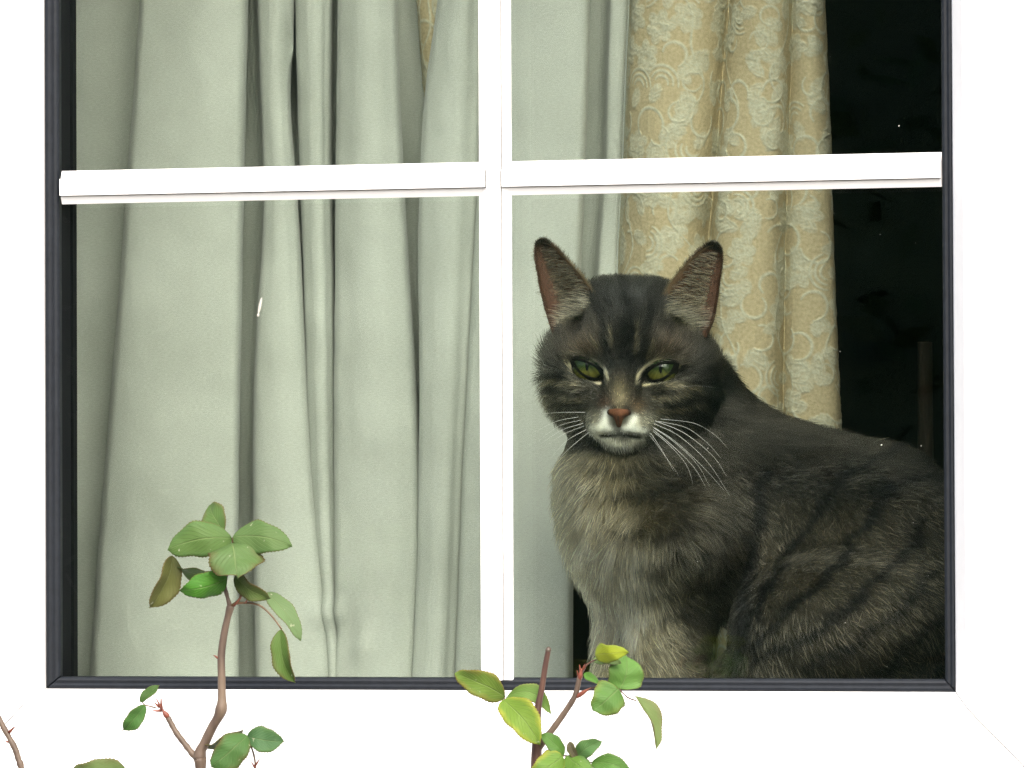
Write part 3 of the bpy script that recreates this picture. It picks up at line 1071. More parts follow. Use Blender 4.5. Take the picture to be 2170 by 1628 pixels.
ear_l = ear_pts([(1172, 712), (1158, 668), (1146, 622), (1138, 580), (1133, 545), (1136, 522), (1147, 514)],
                [(1266, 652), (1260, 628), (1244, 598), (1216, 566), (1186, 535), (1163, 518), (1149, 514)], 17, 2, 13)
ear_r = ear_pts([(1496, 716), (1512, 680), (1520, 640), (1525, 600), (1530, 562), (1528, 535), (1517, 521)],
                [(1392, 662), (1401, 636), (1418, 604), (1444, 570), (1472, 541), (1496, 524), (1513, 520)], 17, 2, 13)
EARG = []
for g_ in (ear_l, ear_r):
    nv, nu = g_.shape[:2]
    W_ = h2w(g_.reshape(-1, 3)).reshape(nv, nu, 3)
    back = W_ + (HF_ * -0.0014) - (0.0006 * HU_)
    back[0] = W_[0] - HF_ * 0.002
    b0_ = len(CV)
    ring = np.vstack([W_.reshape(-1, 3), back.reshape(-1, 3)])
    CV = np.vstack([CV, ring])
    ix = np.arange(nv * nu).reshape(nv, nu) + b0_; ib = ix + nv * nu
    q1 = np.stack([ix[:-1, :-1], ix[:-1, 1:], ix[1:, 1:], ix[1:, :-1]], -1).reshape(-1, 4)
    q2 = np.stack([ib[:-1, :-1], ib[1:, :-1], ib[1:, 1:], ib[:-1, 1:]], -1).reshape(-1, 4)
    e1_ = np.stack([ix[:-1, 0], ix[1:, 0], ib[1:, 0], ib[:-1, 0]], -1)
    e2_ = np.stack([ix[:-1, -1], ib[:-1, -1], ib[1:, -1], ix[1:, -1]], -1)
    if g_ is ear_r: q1, q2 = q1[:, ::-1], q2[:, ::-1]
    EARG.append((W_, q1, q2))
    CF = np.vstack([CF, q1, q2, e1_, e2_])
NB_BODY = EARG[0][1].min()


# ---------------- coat colours, laid over the coat by place
def sl(*c):
    return np.array(srgb(*c))


def stroke_w(qx, qy, pts, wd_, soft):
    d = np.full(len(qx), 1e9)
    for (x0, y0), (x1, y1) in zip(pts[:-1], pts[1:]):
        ex, ey = x1 - x0, y1 - y0
        t = np.clip(((qx - x0) * ex + (qy - y0) * ey) / (ex * ex + ey * ey + 1e-9), 0, 1)
        d = np.minimum(d, np.hypot(qx - x0 - t * ex, qy - y0 - t * ey))
    return 1 - sst(wd_ - soft, wd_ + soft, d)


def gz(qx, qy, x, y, rx, ry):
    return np.exp(-((qx - x) / rx) ** 2 - ((qy - y) / ry) ** 2)


C_GREY, C_DARK, C_TAN, C_CREAM = (66, 64, 58), (24, 22, 20), (150, 138, 104), (214, 206, 176)
coat_n1 = Noise(0.022, 14, 31); coat_n2 = Noise(0.007, 14, 32)


def coat(p):
    """colour of the coat at world points"""
    qx, qy = proj(p)
    h = w2h(p)
    head = sst(-62, -52, h[:, 1]) * sst(75, 60, np.linalg.norm(h * np.array([1, 1, 0.6]), axis=1))
    n1, n2 = coat_n1(p), coat_n2(p)
    c = np.repeat(sl(36, 34, 29)[None], len(p), 0)

    def mixc(w, col):
        nonlocal c
        w = np.clip(w, 0, 1)[:, None]
        c = c * (1 - w) + np.asarray(col) * w

    # ---- body
    body = 1 - head
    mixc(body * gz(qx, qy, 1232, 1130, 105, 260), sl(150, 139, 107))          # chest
    mixc(body * gz(qx, qy, 1330, 1330, 105, 130) * 0.95, sl(172, 162, 130))      # belly side and forelegs
    mixc(body * gz(qx, qy, 1280, 1380, 60, 160), sl(162, 149, 118))
    mixc(body * gz(qx, qy, 1405, 1410, 75, 60) * 0.8, sl(138, 130, 104))
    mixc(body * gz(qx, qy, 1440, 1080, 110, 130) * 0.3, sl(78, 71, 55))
    mixc(body * sst(1560, 1620, qx) * sst(1020, 1120, qy) * 0.9, sl(62, 57, 46))
    mixc(body * gz(qx, qy, 1640, 950, 220, 90) * 0.5, sl(34, 32, 28))
    # stripes of flank and thigh
    for pts, w_ in (([(1620, 1000), (1600, 1130), (1575, 1300), (1548, 1440)], 22), ([(1790, 1010), (1720, 1100), (1650, 1200), (1600, 1300)], 15), ([(1880, 1020), (1830, 1130), (1740, 1230), (1650, 1310), (1590, 1370)], 17),
                    ([(1960, 1110), (1880, 1210), (1790, 1300), (1690, 1370), (1600, 1400)], 16), ([(1990, 1200), (1900, 1300), (1800, 1370), (1710, 1420)], 14), ([(2000, 1300), (1920, 1370), (1850, 1430)], 14),
                    ([(1900, 940), (1830, 990), (1760, 1010)], 12), ([(1990, 1010), (1900, 1020), (1840, 1040)], 12)):
        mixc(body * stroke_w(qx + 4 * n1, qy + 4 * n1, pts, w_ * .72, 9) * 0.95, sl(11, 10, 9))
    for pts, w_ in (([(1215, 1040), (1290, 1062), (1390, 1040), (1440, 1000)], 10), ([(1230, 985), (1300, 1010), (1400, 985)], 8), ([(1200, 1120), (1280, 1150), (1380, 1120)], 6), ([(1390, 1150), (1440, 1120), (1510, 1130)], 9),
                    ([(1370, 1230), (1420, 1190), (1500, 1180)], 9), ([(1380, 1275), (1440, 1245), (1520, 1250)], 9), ([(1400, 1330), (1450, 1300), (1520, 1310)], 12), ([(1460, 1400), (1500, 1380), (1540, 1420)], 14)):
        mixc(body * stroke_w(qx + 8 * n1, qy + 8 * n2, pts, w_, 8) * 0.85, sl(26, 23, 18))
    mixc(body * gz(qx, qy, 1480, 1380, 45, 70) * 0.6, sl(46, 42, 35))
    # ---- head
    hc = head
    mixc(hc, sl(48, 46, 41))
    mixc(hc * gz(qx, qy, 1330, 620, 75, 60) * 0.8, sl(50, 51, 50))
    mixc(hc * gz(qx, qy, 1240, 730, 42, 32), sl(76, 66, 54))                     # over the eyes
    mixc(hc * gz(qx, qy, 1415, 730, 46, 34), sl(76, 66, 54))
    for pts, w_, a_ in (([(1262, 640), (1280, 690), (1288, 745), (1300, 775)], 13, .85), ([(1318, 590), (1320, 660), (1318, 720)], 9, .7), ([(1336, 650), (1330, 720), (1322, 790)], 17, .95), ([(1385, 630), (1370, 690), (1362, 740), (1350, 780)], 13, .85),
                        ([(1275, 620), (1300, 680), (1310, 740)], 8, .6), ([(1400, 600), (1392, 650), (1420, 690)], 12, .7), ([(1252, 600), (1255, 650), (1225, 700)], 13, .7),
                        ([(1312, 760), (1318, 820)], 16, .45)):
        mixc(hc * stroke_w(qx + 4 * n2, qy + 4 * n1, pts, w_, 7) * a_, sl(15, 14, 13))
    for pts, w_, a_ in (([(1295, 700), (1297, 740)], 3, .5), ([(1350, 690), (1345, 750)], 3, .5), ([(1270, 740), (1258, 725)], 4, .6), ([(1380, 735), (1372, 760)], 4, .6)):
        mixc(hc * stroke_w(qx, qy, pts, w_, 4) * a_, sl(120, 112, 88))
    # eye rims
    mixc(hc * stroke_w(qx, qy, [(1208, 752), (1235, 752), (1262, 764)], 5, 4) * .3, sl(110, 102, 80))
    mixc(hc * stroke_w(qx, qy, [(1380, 764), (1404, 756), (1434, 760)], 5, 4) * .3, sl(110, 102, 80))
    for pts, w_ in (([(1254, 766), (1272, 775), (1284, 790), (1287, 806)], 3.6), ([(1205, 770), (1216, 788), (1238, 800), (1262, 808)], 3.6), ([(1350, 812), (1352, 795), (1366, 778), (1386, 766), (1404, 763)], 3.6), ([(1362, 816), (1382, 813), (1408, 808), (1428, 792), (1438, 775)], 3.6)):
        mixc(hc * stroke_w(qx, qy, pts, w_, 3.2), sl(205, 196, 158))
    mixc(hc * stroke_w(qx, qy, [(1262, 808), (1270, 812)], 4, 3) * .9, sl(225, 215, 185))
    for pts, w_ in (([(1283, 806), (1279, 820)], 4), ([(1354, 808), (1357, 822)], 4)):
        mixc(hc * stroke_w(qx, qy, pts, w_, 3.5) * .9, sl(26, 22, 18))
    # bridge of the nose
    mixc(hc * gz(qx, qy, 1313, 838, 20, 32) * 0.95, sl(150, 138, 108))
    mixc(hc * gz(qx, qy, 1284, 858, 14, 20) * 0.6, sl(120, 88, 66))
    mixc(hc * gz(qx, qy, 1350, 862, 16, 18) * 0.6, sl(130, 104, 74))
    mixc(hc * stroke_w(qx, qy, [(1287, 870), (1300, 866)], 6, 5) * .7, sl(40, 34, 34))
    mixc(hc * stroke_w(qx, qy, [(1337, 872), (1326, 866)], 6, 5) * .7, sl(40, 34, 34))
    mixc(hc * gz(qx, qy, 1205, 838, 45, 40) * .55, sl(100, 95, 76))
    mixc(hc * gz(qx, qy, 1425, 848, 55, 35) * .55, sl(100, 95, 76))
    # cheek bars
    for pts, w_, a_ in (([(1200, 790), (1180, 800), (1160, 790)], 7, .5), ([(1250, 830), (1215, 838), (1170, 815)], 7, .5), ([(1240, 858), (1205, 860), (1165, 850)], 6, .45), ([(1430, 800), (1480, 790), (1530, 770)], 9, .6), ([(1390, 830), (1440, 832), (1510, 800)], 9, .6), ([(1410, 858), (1450, 858), (1520, 840)], 9, .6), ([(1430, 880), (1480, 885), (1530, 880)], 12, .6)):
        mixc(hc * stroke_w(qx + 5 * n2, qy + 5 * n1, pts, w_, 6) * min(1, a_ * 1.5), sl(20, 18, 16))
    for pts, w_, a_ in (([(1225, 815), (1195, 815), (1165, 805)], 4, .5), ([(1420, 818), (1450, 815), (1475, 822)], 5, .5), ([(1390, 845), (1425, 842), (1450, 830)], 5, .45), ([(1395, 870), (1420, 872), (1450, 862)], 5, .4), ([(1230, 850), (1200, 848)], 4, .4)):
        mixc(hc * stroke_w(qx + 4 * n2, qy, pts, w_, 5) * min(1, a_ * 1.3), sl(128, 118, 90))
    # white of the muzzle and chin
    mixc(hc * gz(qx, qy, 1262, 892, 32, 20) * .9, sl(158, 154, 132))
    mixc(hc * gz(qx, qy, 1360, 898, 44, 20) * .9, sl(160, 157, 136))
    mixc(hc * (stroke_w(qx, qy, [(1284, 874), (1281, 892), (1288, 910)], 8, 10)) * .85, sl(222, 224, 212))
    mixc(hc * (stroke_w(qx, qy, [(1272, 906), (1305, 916), (1345, 911), (1366, 914)], 7, 10)) * .85, sl(216, 219, 206))
    mixc(hc * (stroke_w(qx, qy, [(1343, 886), (1336, 902), (1322, 914)], 7, 10)) * .85, sl(220, 222, 210))
    mixc(hc * (stroke_w(qx, qy, [(1258, 912), (1288, 936), (1320, 944), (1356, 934)], 12, 8)) * .95, sl(205, 205, 186))
    mixc(hc * gz(qx, qy, 1312, 915, 9, 7) * .8, sl(90, 92, 86))
    mixc(hc * (stroke_w(qx, qy, [(1274, 924), (1300, 924), (1313, 921), (1335, 926), (1356, 928)], 3.5, 3.5)) * .95, sl(24, 24, 22))
    mixc(hc * gz(qx, qy, 1325, 934, 20, 5) * .5, sl(90, 86, 74))
    # pale tufts below the ears
    mixc(hc * stroke_w(qx, qy, [(1190, 690), (1215, 672), (1245, 658)], 7, 6) * .6, sl(120, 112, 86))
    mixc(hc * stroke_w(qx, qy, [(1415, 668), (1440, 682), (1470, 700)], 8, 7) * .65, sl(128, 122, 98))
    c *= (1 + 0.10 * n2 + 0.08 * n1)[:, None]
    return np.clip(c, 0.004, 0.9)


# ---------------- body mesh
cat_me = bpy.data.meshes.new('cat')
cat_me.vertices.add(len(CV)); cat_me.vertices.foreach_set('co', CV.reshape(-1))
cat_me.loops.add(CF.size); cat_me.loops.foreach_set('vertex_index', CF.reshape(-1).astype(np.int32))
cat_me.polygons.add(len(CF)); cat_me.polygons.foreach_set('loop_start', np.arange(0, CF.size, 4)); cat_me.polygons.foreach_set('loop_total', np.full(len(CF), 4))
cat_me.update(calc_edges=True)
cat_me.validate()
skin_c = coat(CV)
skin_c *= (0.5 + 0.5 * sst(0.25, 0.6, skin_c.max(1)))[:, None]
hcv = w2h(CV)
ears = np.arange(len(CV)) >= NB_BODY
cq, rq = proj(CV)
in_ear = np.zeros(len(CV), bool)
off = NB_BODY
for W_, q1, q2 in EARG:
    n_ = W_.shape[0] * W_.shape[1]
    nv, nu = W_.shape[:2]
    t = np.repeat(np.linspace(0, 1, nv), nu); u_ = np.tile(np.linspace(0, 1, nu), nv)
    inn = sl(82, 58, 46)[None] * (1 - sst(.55, .95, t))[:, None] + sl(56, 48, 40)[None] * sst(.55, .95, t)[:, None]
    rim = np.maximum(sst(.86, .98, u_), 0)[:, None]
    inn = inn * (1 - 0.6 * rim) + sl(140, 120, 92)[None] * 0.6 * rim
    skin_c[off:off + n_] = inn
    skin_c[off + n_:off + 2 * n_] = sl(46, 42, 36)
    off += 2 * n_
# dark skin round the eyes
for k_, e in eye_def.items():
    poly = e['up'] + e['lo']
    w_ = stroke_w(cq, rq, poly, 6, 4) * (hcv[:, 2] > 15) * (~ears)
    skin_c = skin_c * (1 - w_[:, None]) + sl(22, 18, 15)[None] * w_[:, None]
ca = cat_me.attributes.new('coat', 'FLOAT_COLOR', 'POINT')
ca.data.foreach_set('color', np.c_[skin_c, np.ones(len(CV))].astype(np.float32).reshape(-1))
m = mat('cat_skin', (0.05, 0.05, 0.05), 0.8, 0.2)
at = nd(m, 'ShaderNodeAttribute'); at.attribute_name = 'coat'
lk(m, at.outputs['Color'], bsdf(m).inputs['Base Color'])
M['skin'] = m
cat = mfin('cat', cat_me, M['skin'], None, True)
tag(cat, 'grey tabby cat with white muzzle and green eyes sitting inside the window', 'cat')

# ---------------- fur
clump_tone = None
hm = bpy.data.materials.new('cat_fur')
hm.use_nodes = True
hm.node_tree.nodes.clear()
out = nd(hm, 'ShaderNodeOutputMaterial')
at = nd(hm, 'ShaderNodeAttribute'); at.attribute_name = 'coat'
ci_ = nd(hm, 'ShaderNodeHairInfo')
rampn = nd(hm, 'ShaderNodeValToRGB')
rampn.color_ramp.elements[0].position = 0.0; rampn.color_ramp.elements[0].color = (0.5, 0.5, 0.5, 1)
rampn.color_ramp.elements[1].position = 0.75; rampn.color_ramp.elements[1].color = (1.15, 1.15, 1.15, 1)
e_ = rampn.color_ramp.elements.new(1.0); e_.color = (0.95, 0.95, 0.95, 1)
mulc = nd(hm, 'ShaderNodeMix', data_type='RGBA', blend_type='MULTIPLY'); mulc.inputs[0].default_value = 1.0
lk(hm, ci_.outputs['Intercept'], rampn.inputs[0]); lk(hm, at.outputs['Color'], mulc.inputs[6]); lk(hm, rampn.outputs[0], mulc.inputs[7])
df = nd(hm, 'ShaderNodeBsdfHairPrincipled')
try:
    df.model = 'CHIANG'
except Exception:
    pass
df.parametrization = 'COLOR'
df.inputs['IOR'].default_value = 1.3
df.inputs['Roughness'].default_value = 0.42
df.inputs['Radial Roughness'].default_value = 0.7
lk(hm, mulc.outputs[2], df.inputs['Color'])
lk(hm, df.outputs[0], out.inputs[0])
M['fur'] = hm


def hair_obj(name, pts, rad, col, mtl, parent):
    """pts N,K,3; rad N,K; col N,3"""
    N_, K_ = pts.shape[:2]
    hc_ = bpy.data.hair_curves.new(name)
    hc_.add_curves([K_] * N_)
    hc_.position_data.foreach_set('vector', pts.reshape(-1).astype(np.float32))
    ra = hc_.attributes.get('radius') or hc_.attributes.new('radius', 'FLOAT', 'POINT')
    ra.data.foreach_set('value', rad.reshape(-1).astype(np.float32))
    a = hc_.attributes.new('coat', 'FLOAT_COLOR', 'CURVE')
    a.data.foreach_set('color', np.c_[col, np.ones(N_)].astype(np.float32).reshape(-1))
    hc_.materials.append(mtl)
    o = bpy.data.objects.new(name, hc_)
    COL.objects.link(o)
    o.parent = parent
    return o


tri = np.vstack([CF[:, [0, 1, 2]], CF[:, [0, 2, 3]]])
tri = tri[(tri < NB_BODY).all(1)]
A_, B_, C_ = CV[tri[:, 0]], CV[tri[:, 1]], CV[tri[:, 2]]
fn = np.cross(B_ - A_, C_ - A_); ar = np.linalg.norm(fn, axis=1) * 0.5
fn /= 2 * ar[:, None] + 1e-15
# vertex normals
VN = np.zeros_like(CV)
for k_ in range(3):
    np.add.at(VN, tri[:, k_], fn * ar[:, None])
VN /= np.linalg.norm(VN, axis=1)[:, None] + 1e-15
ctr = (A_ + B_ + C_) / 3
cx_, cy_ = proj(ctr)
hh = w2h(ctr)
vis = np.clip(-(fn @ FWD) * 1.6 + 0.5, 0.12, 1.0)
headw = sst(-66, -56, hh[:, 1])
dens = vis * (1 + 1.6 * headw)
dens *= np.where(cy_ > 1490, 0.25, 1.0) * np.where(cx_ > 2040, 0.3, 1.0)
pr = ar * dens; pr /= pr.sum()
NH = 150000
ti = rng.choice(len(tri), NH, p=pr)
r1, r2_ = np.sqrt(rng.uniform(size=NH)), rng.uniform(size=NH)
wa, wb, wc = 1 - r1, r1 * (1 - r2_), r1 * r2_
root = wa[:, None] * A_[ti] + wb[:, None] * B_[ti] + wc[:, None] * C_[ti]
nrm = wa[:, None] * VN[tri[ti, 0]] + wb[:, None] * VN[tri[ti, 1]] + wc[:, None] * VN[tri[ti, 2]]
nrm /= np.linalg.norm(nrm, axis=1)[:, None] + 1e-12
qx, qy = proj(root)
h = w2h(root)
# keep hair off the eyes and nose leather
from_eye = np.zeros(NH)
keep = np.ones(NH, bool)


def inpoly(x, y, poly):
    ins = np.zeros(len(x), bool)
    n_ = len(poly)
    for i in range(n_):
        x0, y0 = poly[i]; x1, y1 = poly[(i + 1) % n_]
        c_ = ((y0 > y) != (y1 > y)) & (x < (x1 - x0) * (y - y0) / (y1 - y0 + 1e-9) + x0)
        ins ^= c_
    return ins


for k_, e in eye_def.items():
    poly = [tuple(p_) for p_ in e['up'] + e['lo'][1:-1]]
    keep &= ~(((stroke_w(qx, qy, poly + poly[:1], 2.4, 0.5) > 0.5) | inpoly(qx, qy, poly)) & (h[:, 2] > 10))
for poly in EAR_PX.values():
    keep &= ~(inpoly(qx, qy, poly) & (h[:, 2] > -30))
NOSE_PX = [(1285, 872), (1310, 869), (1336, 872), (1330, 886), (1318, 904), (1311, 911), (1304, 904), (1292, 888)]
keep &= ~(inpoly(qx, qy, NOSE_PX) & (h[:, 2] > 30))
# length, metres
isH = sst(-64, -54, h[:, 1])
L_ = 0.0125 * np.ones(NH)
L_ = L_ * (1 - gz(qx, qy, 1260, 1180, 110, 230)) + 0.017 * gz(qx, qy, 1260, 1180, 110, 230)
fk = sst(1480, 1600, qx); L_ = L_ * (1 - fk) + 0.0080 * fk
low = sst(1330, 1480, qy) * (qx < 1500)
L_ = L_ * (1 - low) + 0.010 * low
rn = np.hypot(qx - 1311, qy - 880)
Lf = 0.0022 + 0.0075 * sst(30, 200, rn) + 0.004 * sst(120, 220, np.abs(qx - 1335)) * sst(700, 760, qy)
Lf = np.where((np.abs(qx - 1313) < 26) & (qy > 770) & (qy < 880), np.minimum(Lf, 0.0024), Lf)
Lf = np.where(qy < 640, 0.0085, Lf)
Lf += 0.003 * gz(qx, qy, 1318, 940, 40, 14)
chk = sst(130, 190, np.abs(qx - 1335)) * sst(660, 700, qy)
chk *= np.where(qx > 1335, 0.35, 1.0)
Lf += 0.006 * chk
L_ = L_ * (1 - isH) + Lf * isH
L_ *= rng.uniform(0.65, 1.2, NH)
# flow in the picture's upright plane, then bent to the skin
R3, U3 = RGT, UPV
fx = np.full(NH, 0.55); fy = np.full(NH, -0.75)
wch = sst(1480, 1300, qx)
fx = fx * (1 - wch) + (-0.25 + 0.5 * sst(1230, 1400, qx)) * wch; fy = fy * (1 - wch) + -0.95 * wch
wback = sst(1080, 960, qy) * sst(1560, 1680, qx)
fx = fx * (1 - wback) + 0.95 * wback; fy = fy * (1 - wback) + -0.25 * wback
wn = gz(qx, qy, 1560, 850, 90, 90)
fx = fx * (1 - wn) + 0.75 * wn; fy = fy * (1 - wn) - 0.5 * wn
# head
ang_x, ang_y = qx - 1312, -(qy - 845)
fl = np.hypot(ang_x, ang_y) + 1e-6
hx_, hy2 = ang_x / fl, ang_y / fl
top = sst(830, 760, qy)
hx_ = hx_ * (1 - 0.55 * top); hy2 = np.where(qy < 830, hy2 * (1 - top) + top * np.maximum(hy2, 0.75), hy2)
side = sst(60, 150, np.abs(qx - 1320)) * sst(720, 800, qy)
hy2 = hy2 - 0.55 * side * sst(720, 800, qy)
br = (np.abs(qx - 1313) < 30) & (qy < 872) & (qy > 790)
hy2 = np.where(br, 1.0, hy2); hx_ = np.where(br, 0.2 * hx_, hx_)
fx = fx * (1 - isH) + hx_ * isH; fy = fy * (1 - isH) + hy2 * isH
flow = fx[:, None] * R3 + fy[:, None] * U3 + (0.35 * FWD)[None] * np.where(isH > .5, 1.0, 0.25)[:, None]
na, nb_ = Noise(0.030, 14, 41), Noise(0.030, 14, 42)
nc_, nd_ = Noise(0.009, 14, 43), Noise(0.009, 14, 44)
amp = ((0.24 - 0.13 * fk) * (1 - isH) + 0.10 * isH)
flow = flow + (amp * (na(root) + 0.7 * nc_(root)))[:, None] * R3 + (amp * (nb_(root) + 0.7 * nd_(root)))[:, None] * U3
flow = flow + rng.normal(0, 1, (NH, 3)) * (0.20 * (1 - isH) + 0.13 * isH)[:, None]
tng = flow - nrm * (flow * nrm).sum(1)[:, None]
tng /= np.linalg.norm(tng, axis=1)[:, None] + 1e-9
lift = 0.42 * (1 - isH) + 0.42 * isH
lift = lift + 0.35 * isH * sst(640, 600, qy) + 0.12 * rng.normal(0, 1, NH)
fl_ = (1 - isH) * gz(qx, qy, 1220, 1120, 90, 240)
lift = lift + fl_ * np.abs(rng.normal(0, 0.45, NH))
lift = lift + isH * chk * np.abs(rng.normal(0.15, 0.4, NH))
lift = np.clip(lift, 0.18, 1.5)
d0 = tng + nrm * (lift * 1.3)[:, None]; d0 /= np.linalg.norm(d0, axis=1)[:, None]
d1 = tng + nrm * (lift * 0.45)[:, None] + np.array([0, 0, -0.10]); d1 /= np.linalg.norm(d1, axis=1)[:, None]
K_ = 5
tt = np.linspace(0, 1, K_)
pts = np.empty((NH, K_, 3))
pts[:, 0] = root - nrm * 0.0004
for k_ in range(1, K_):
    w_ = tt[k_]
    dd = d0 * (1 - w_) + d1 * w_
    pts[:, k_] = pts[:, k_ - 1] + dd * (L_ / (K_ - 1))[:, None]
from mathutils.kdtree import KDTree
NG = 12000
gsel = rng.choice(NH, NG, replace=False)
kd = KDTree(NG)
for i_, g_i in enumerate(gsel): kd.insert(root[g_i], i_)
kd.balance()
gi_ = np.array([kd.find(p_)[1] for p_ in root])
gp_ = pts[gsel][gi_]
cl_f = ((0.55 - 0.3 * fk) * (1 - isH) + 0.30 * isH) * rng.uniform(0.5, 1.15, NH)
far_ = np.linalg.norm(gp_[:, 0] - pts[:, 0], axis=1)
cl_f *= sst(0.006, 0.003, far_)
for k_ in range(1, K_):
    w_ = (cl_f * tt[k_] ** 1.3)[:, None]
    pts[:, k_] = pts[:, k_] * (1 - w_) + (pts[:, k_] * 0.25 + (gp_[:, k_]) * 0.75) * w_
base_r = np.where(isH > .5, 0.000075, 0.000095)
rad = base_r[:, None] * np.array([1.0, 1.0, 0.9, 0.65, 0.15])[None]
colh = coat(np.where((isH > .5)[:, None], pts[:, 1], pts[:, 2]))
tone_ = 1 + (np.random.default_rng(3).uniform(-0.38, 0.42, NG)[gi_]) * (1 - 0.5 * fk)
colh = colh * np.where(isH > .5, 0.5 + 0.5 * tone_, tone_)[:, None]
# ticked tips: some hairs far paler or darker than their neighbours
pale = rng.uniform(size=NH)
bodyw = 1 - isH
base_mul = np.where(pale > 0.9, np.where(isH > .5, 1.9, 2.2), 1.0)
rad *= base_mul[:, None]
lightf = np.where(pale > 0.9, 2.8, np.where(pale < 0.3, 0.55, 1.0))
lightf = np.where(isH > .5, np.where(pale > 0.86, 2.5, np.where(pale < 0.35, 0.5, 1.0)), lightf)
whiteish = colh.max(1) > 0.45
lightf = np.where((isH < .5) & (pale > 0.9) & (fk > .5), 5.0, lightf)
lightf = np.where(whiteish, 0.9 + 0.1 * lightf, lightf)
colh = np.clip(colh * lightf[:, None] * rng.uniform(0.85, 1.15, (NH, 1)), 0.003, 0.92)
sel = keep
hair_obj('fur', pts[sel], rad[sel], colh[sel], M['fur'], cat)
print('hairs', sel.sum(), 'verts', len(CV), 'faces', len(CF))

# ears: inner hair, rim fuzz, backs
def bil(W_, t, u_):
    a = min(t, 0.9999) * (W_.shape[0] - 1); b = min(u_, 0.9999) * (W_.shape[1] - 1)
    i, j = int(a), int(b); a -= i; b -= j
    return (W_[i, j] * (1 - b) + W_[i, j + 1] * b) * (1 - a) + (W_[i + 1, j] * (1 - b) + W_[i + 1, j + 1] * b) * a


ep, er, ec = [], [], []
for gi, (W_, q1, q2) in enumerate(EARG):
    nv, nu = W_.shape[:2]
    g_ = (ear_l, ear_r)[gi]
    s_out = HR_ * (-1 if gi == 0 else 1)
    for _ in range(850):                                  # long pale hair from the inner edge across the cup
        t = rng.beta(1.3, 1.8) * 0.80 + 0.02; u_ = rng.uniform(0.42, 0.96) if rng.uniform() < 0.7 else rng.uniform(0.15, 0.5)
        j, i = int(t * (nv - 1)), int(u_ * (nu - 1))
        p0 = bil(W_, t, u_) + HF_ * 0.0003
        ln = rng.uniform(0.005, 0.012) * (1 - 0.5 * t)
        d_ = s_out * 0.95 + HU_ * (0.30 * (1 - t) + rng.normal(0, 0.34)) + HF_ * 0.22
        d2 = s_out * 0.95 - HU_ * (0.25 + rng.normal(0, 0.1)) - HF_ * 0.12
        ps = [p0]
        for k_ in range(1, 5):
            w_ = k_ / 4; dd = d_ * (1 - w_) + d2 * w_
            ps.append(ps[-1] + dd * ln / 4)
        ep.append(ps); er.append(0.00013 * np.array([1, 1, .9, .6, .15]))
        ec.append(sl(160, 150, 118) * rng.choice([0.1, 0.2, 0.45, 1.0]) * (1 - 0.45 * t))
    for _ in range(420):                                   # pale tuft at the foot of the cup
        t = rng.beta(1, 2.5) * 0.26; u_ = rng.uniform(0.2, 0.98)
        j, i = int(t * (nv - 1)), int(u_ * (nu - 1))
        p0 = bil(W_, t, u_) + HF_ * 0.002
        ln = rng.uniform(0.008, 0.015)
        d_ = s_out * rng.uniform(0.2, .7) + HU_ * (0.35 + rng.normal(0, 0.2)) + HF_ * 0.55
        d2 = s_out * 0.8 + HU_ * 0.05
        ps = [p0]
        for k_ in range(1, 5):
            w_ = k_ / 4; dd = d_ * (1 - w_) + d2 * w_
            ps.append(ps[-1] + dd * ln / 4)
        ep.append(ps); er.append(0.00013 * np.array([1, 1, .9, .6, .15])); ec.append(sl(196, 186, 152) * rng.choice([0.2, 0.45, 0.8, 1.0]))
    for _ in range(5200):                                  # short down inside, and fuzz on the rim
        if rng.uniform() < 0.45:
            t = rng.uniform(0.02, 1.0); u_ = rng.choice([0.0, 1.0]); u_ = abs(u_ - rng.uniform(0, 0.06))
        else:
            t = 1 - rng.uniform(0, 0.95) ** 1.4; u_ = rng.uniform(0, 1)
        j, i = min(int(t * (nv - 1)), nv - 1), int(u_ * (nu - 1))
        p0 = bil(W_, t, u_)
        if u_ > 0.07 and u_ < 0.93:
            p0 = p0 + HF_ * 0.0002
        edge = (W_[j, i] - W_[j, nu // 2]); edge = edge / (np.linalg.norm(edge) + 1e-9)
        d_ = HU_ * 0.8 + HF_ * rng.uniform(0.0, 0.5) + edge * 0.35 + rng.normal(0, .15, 3)
        ln = rng.uniform(0.0018, 0.0036)
        ps = [p0 + d_ * ln * k_ / 4 for k_ in range(5)]
        ep.append(ps); er.append(0.00005 * np.array([1, 1, .9, .6, .15]))
        cc = sl(52, 46, 38) if t > 0.80 else sl(92, 70, 56)
        if u_ > 0.93 and t < 0.55: cc = sl(150, 132, 100)
        ec.append(cc * rng.uniform(0.6, 1.15))
    for _ in range(3500):                                  # backs
        t = rng.uniform(0.0, 1.0); u_ = rng.uniform(0, 1)
        j, i = int(t * (nv - 1)), int(u_ * (nu - 1))
        p0 = bil(W_, t, u_) - HF_ * 0.0014
        edge = (W_[j, i] - W_[j, nu // 2]); edge = edge / (np.linalg.norm(edge) + 1e-9)
        d_ = HU_ * 0.9 - HF_ * 0.5 + edge * 0.2 + rng.normal(0, .15, 3)
        ln = rng.uniform(0.0025, 0.0045)
        ps = [p0 + d_ * ln * k_ / 4 for k_ in range(5)]
        ep.append(ps); er.append(0.00006 * np.array([1, 1, .9, .6, .15])); ec.append(sl(52, 48, 42) * rng.uniform(0.6, 1.2))
hair_obj('ear_hair', np.array(ep), np.array(er), np.array(ec), M['fur'], cat)

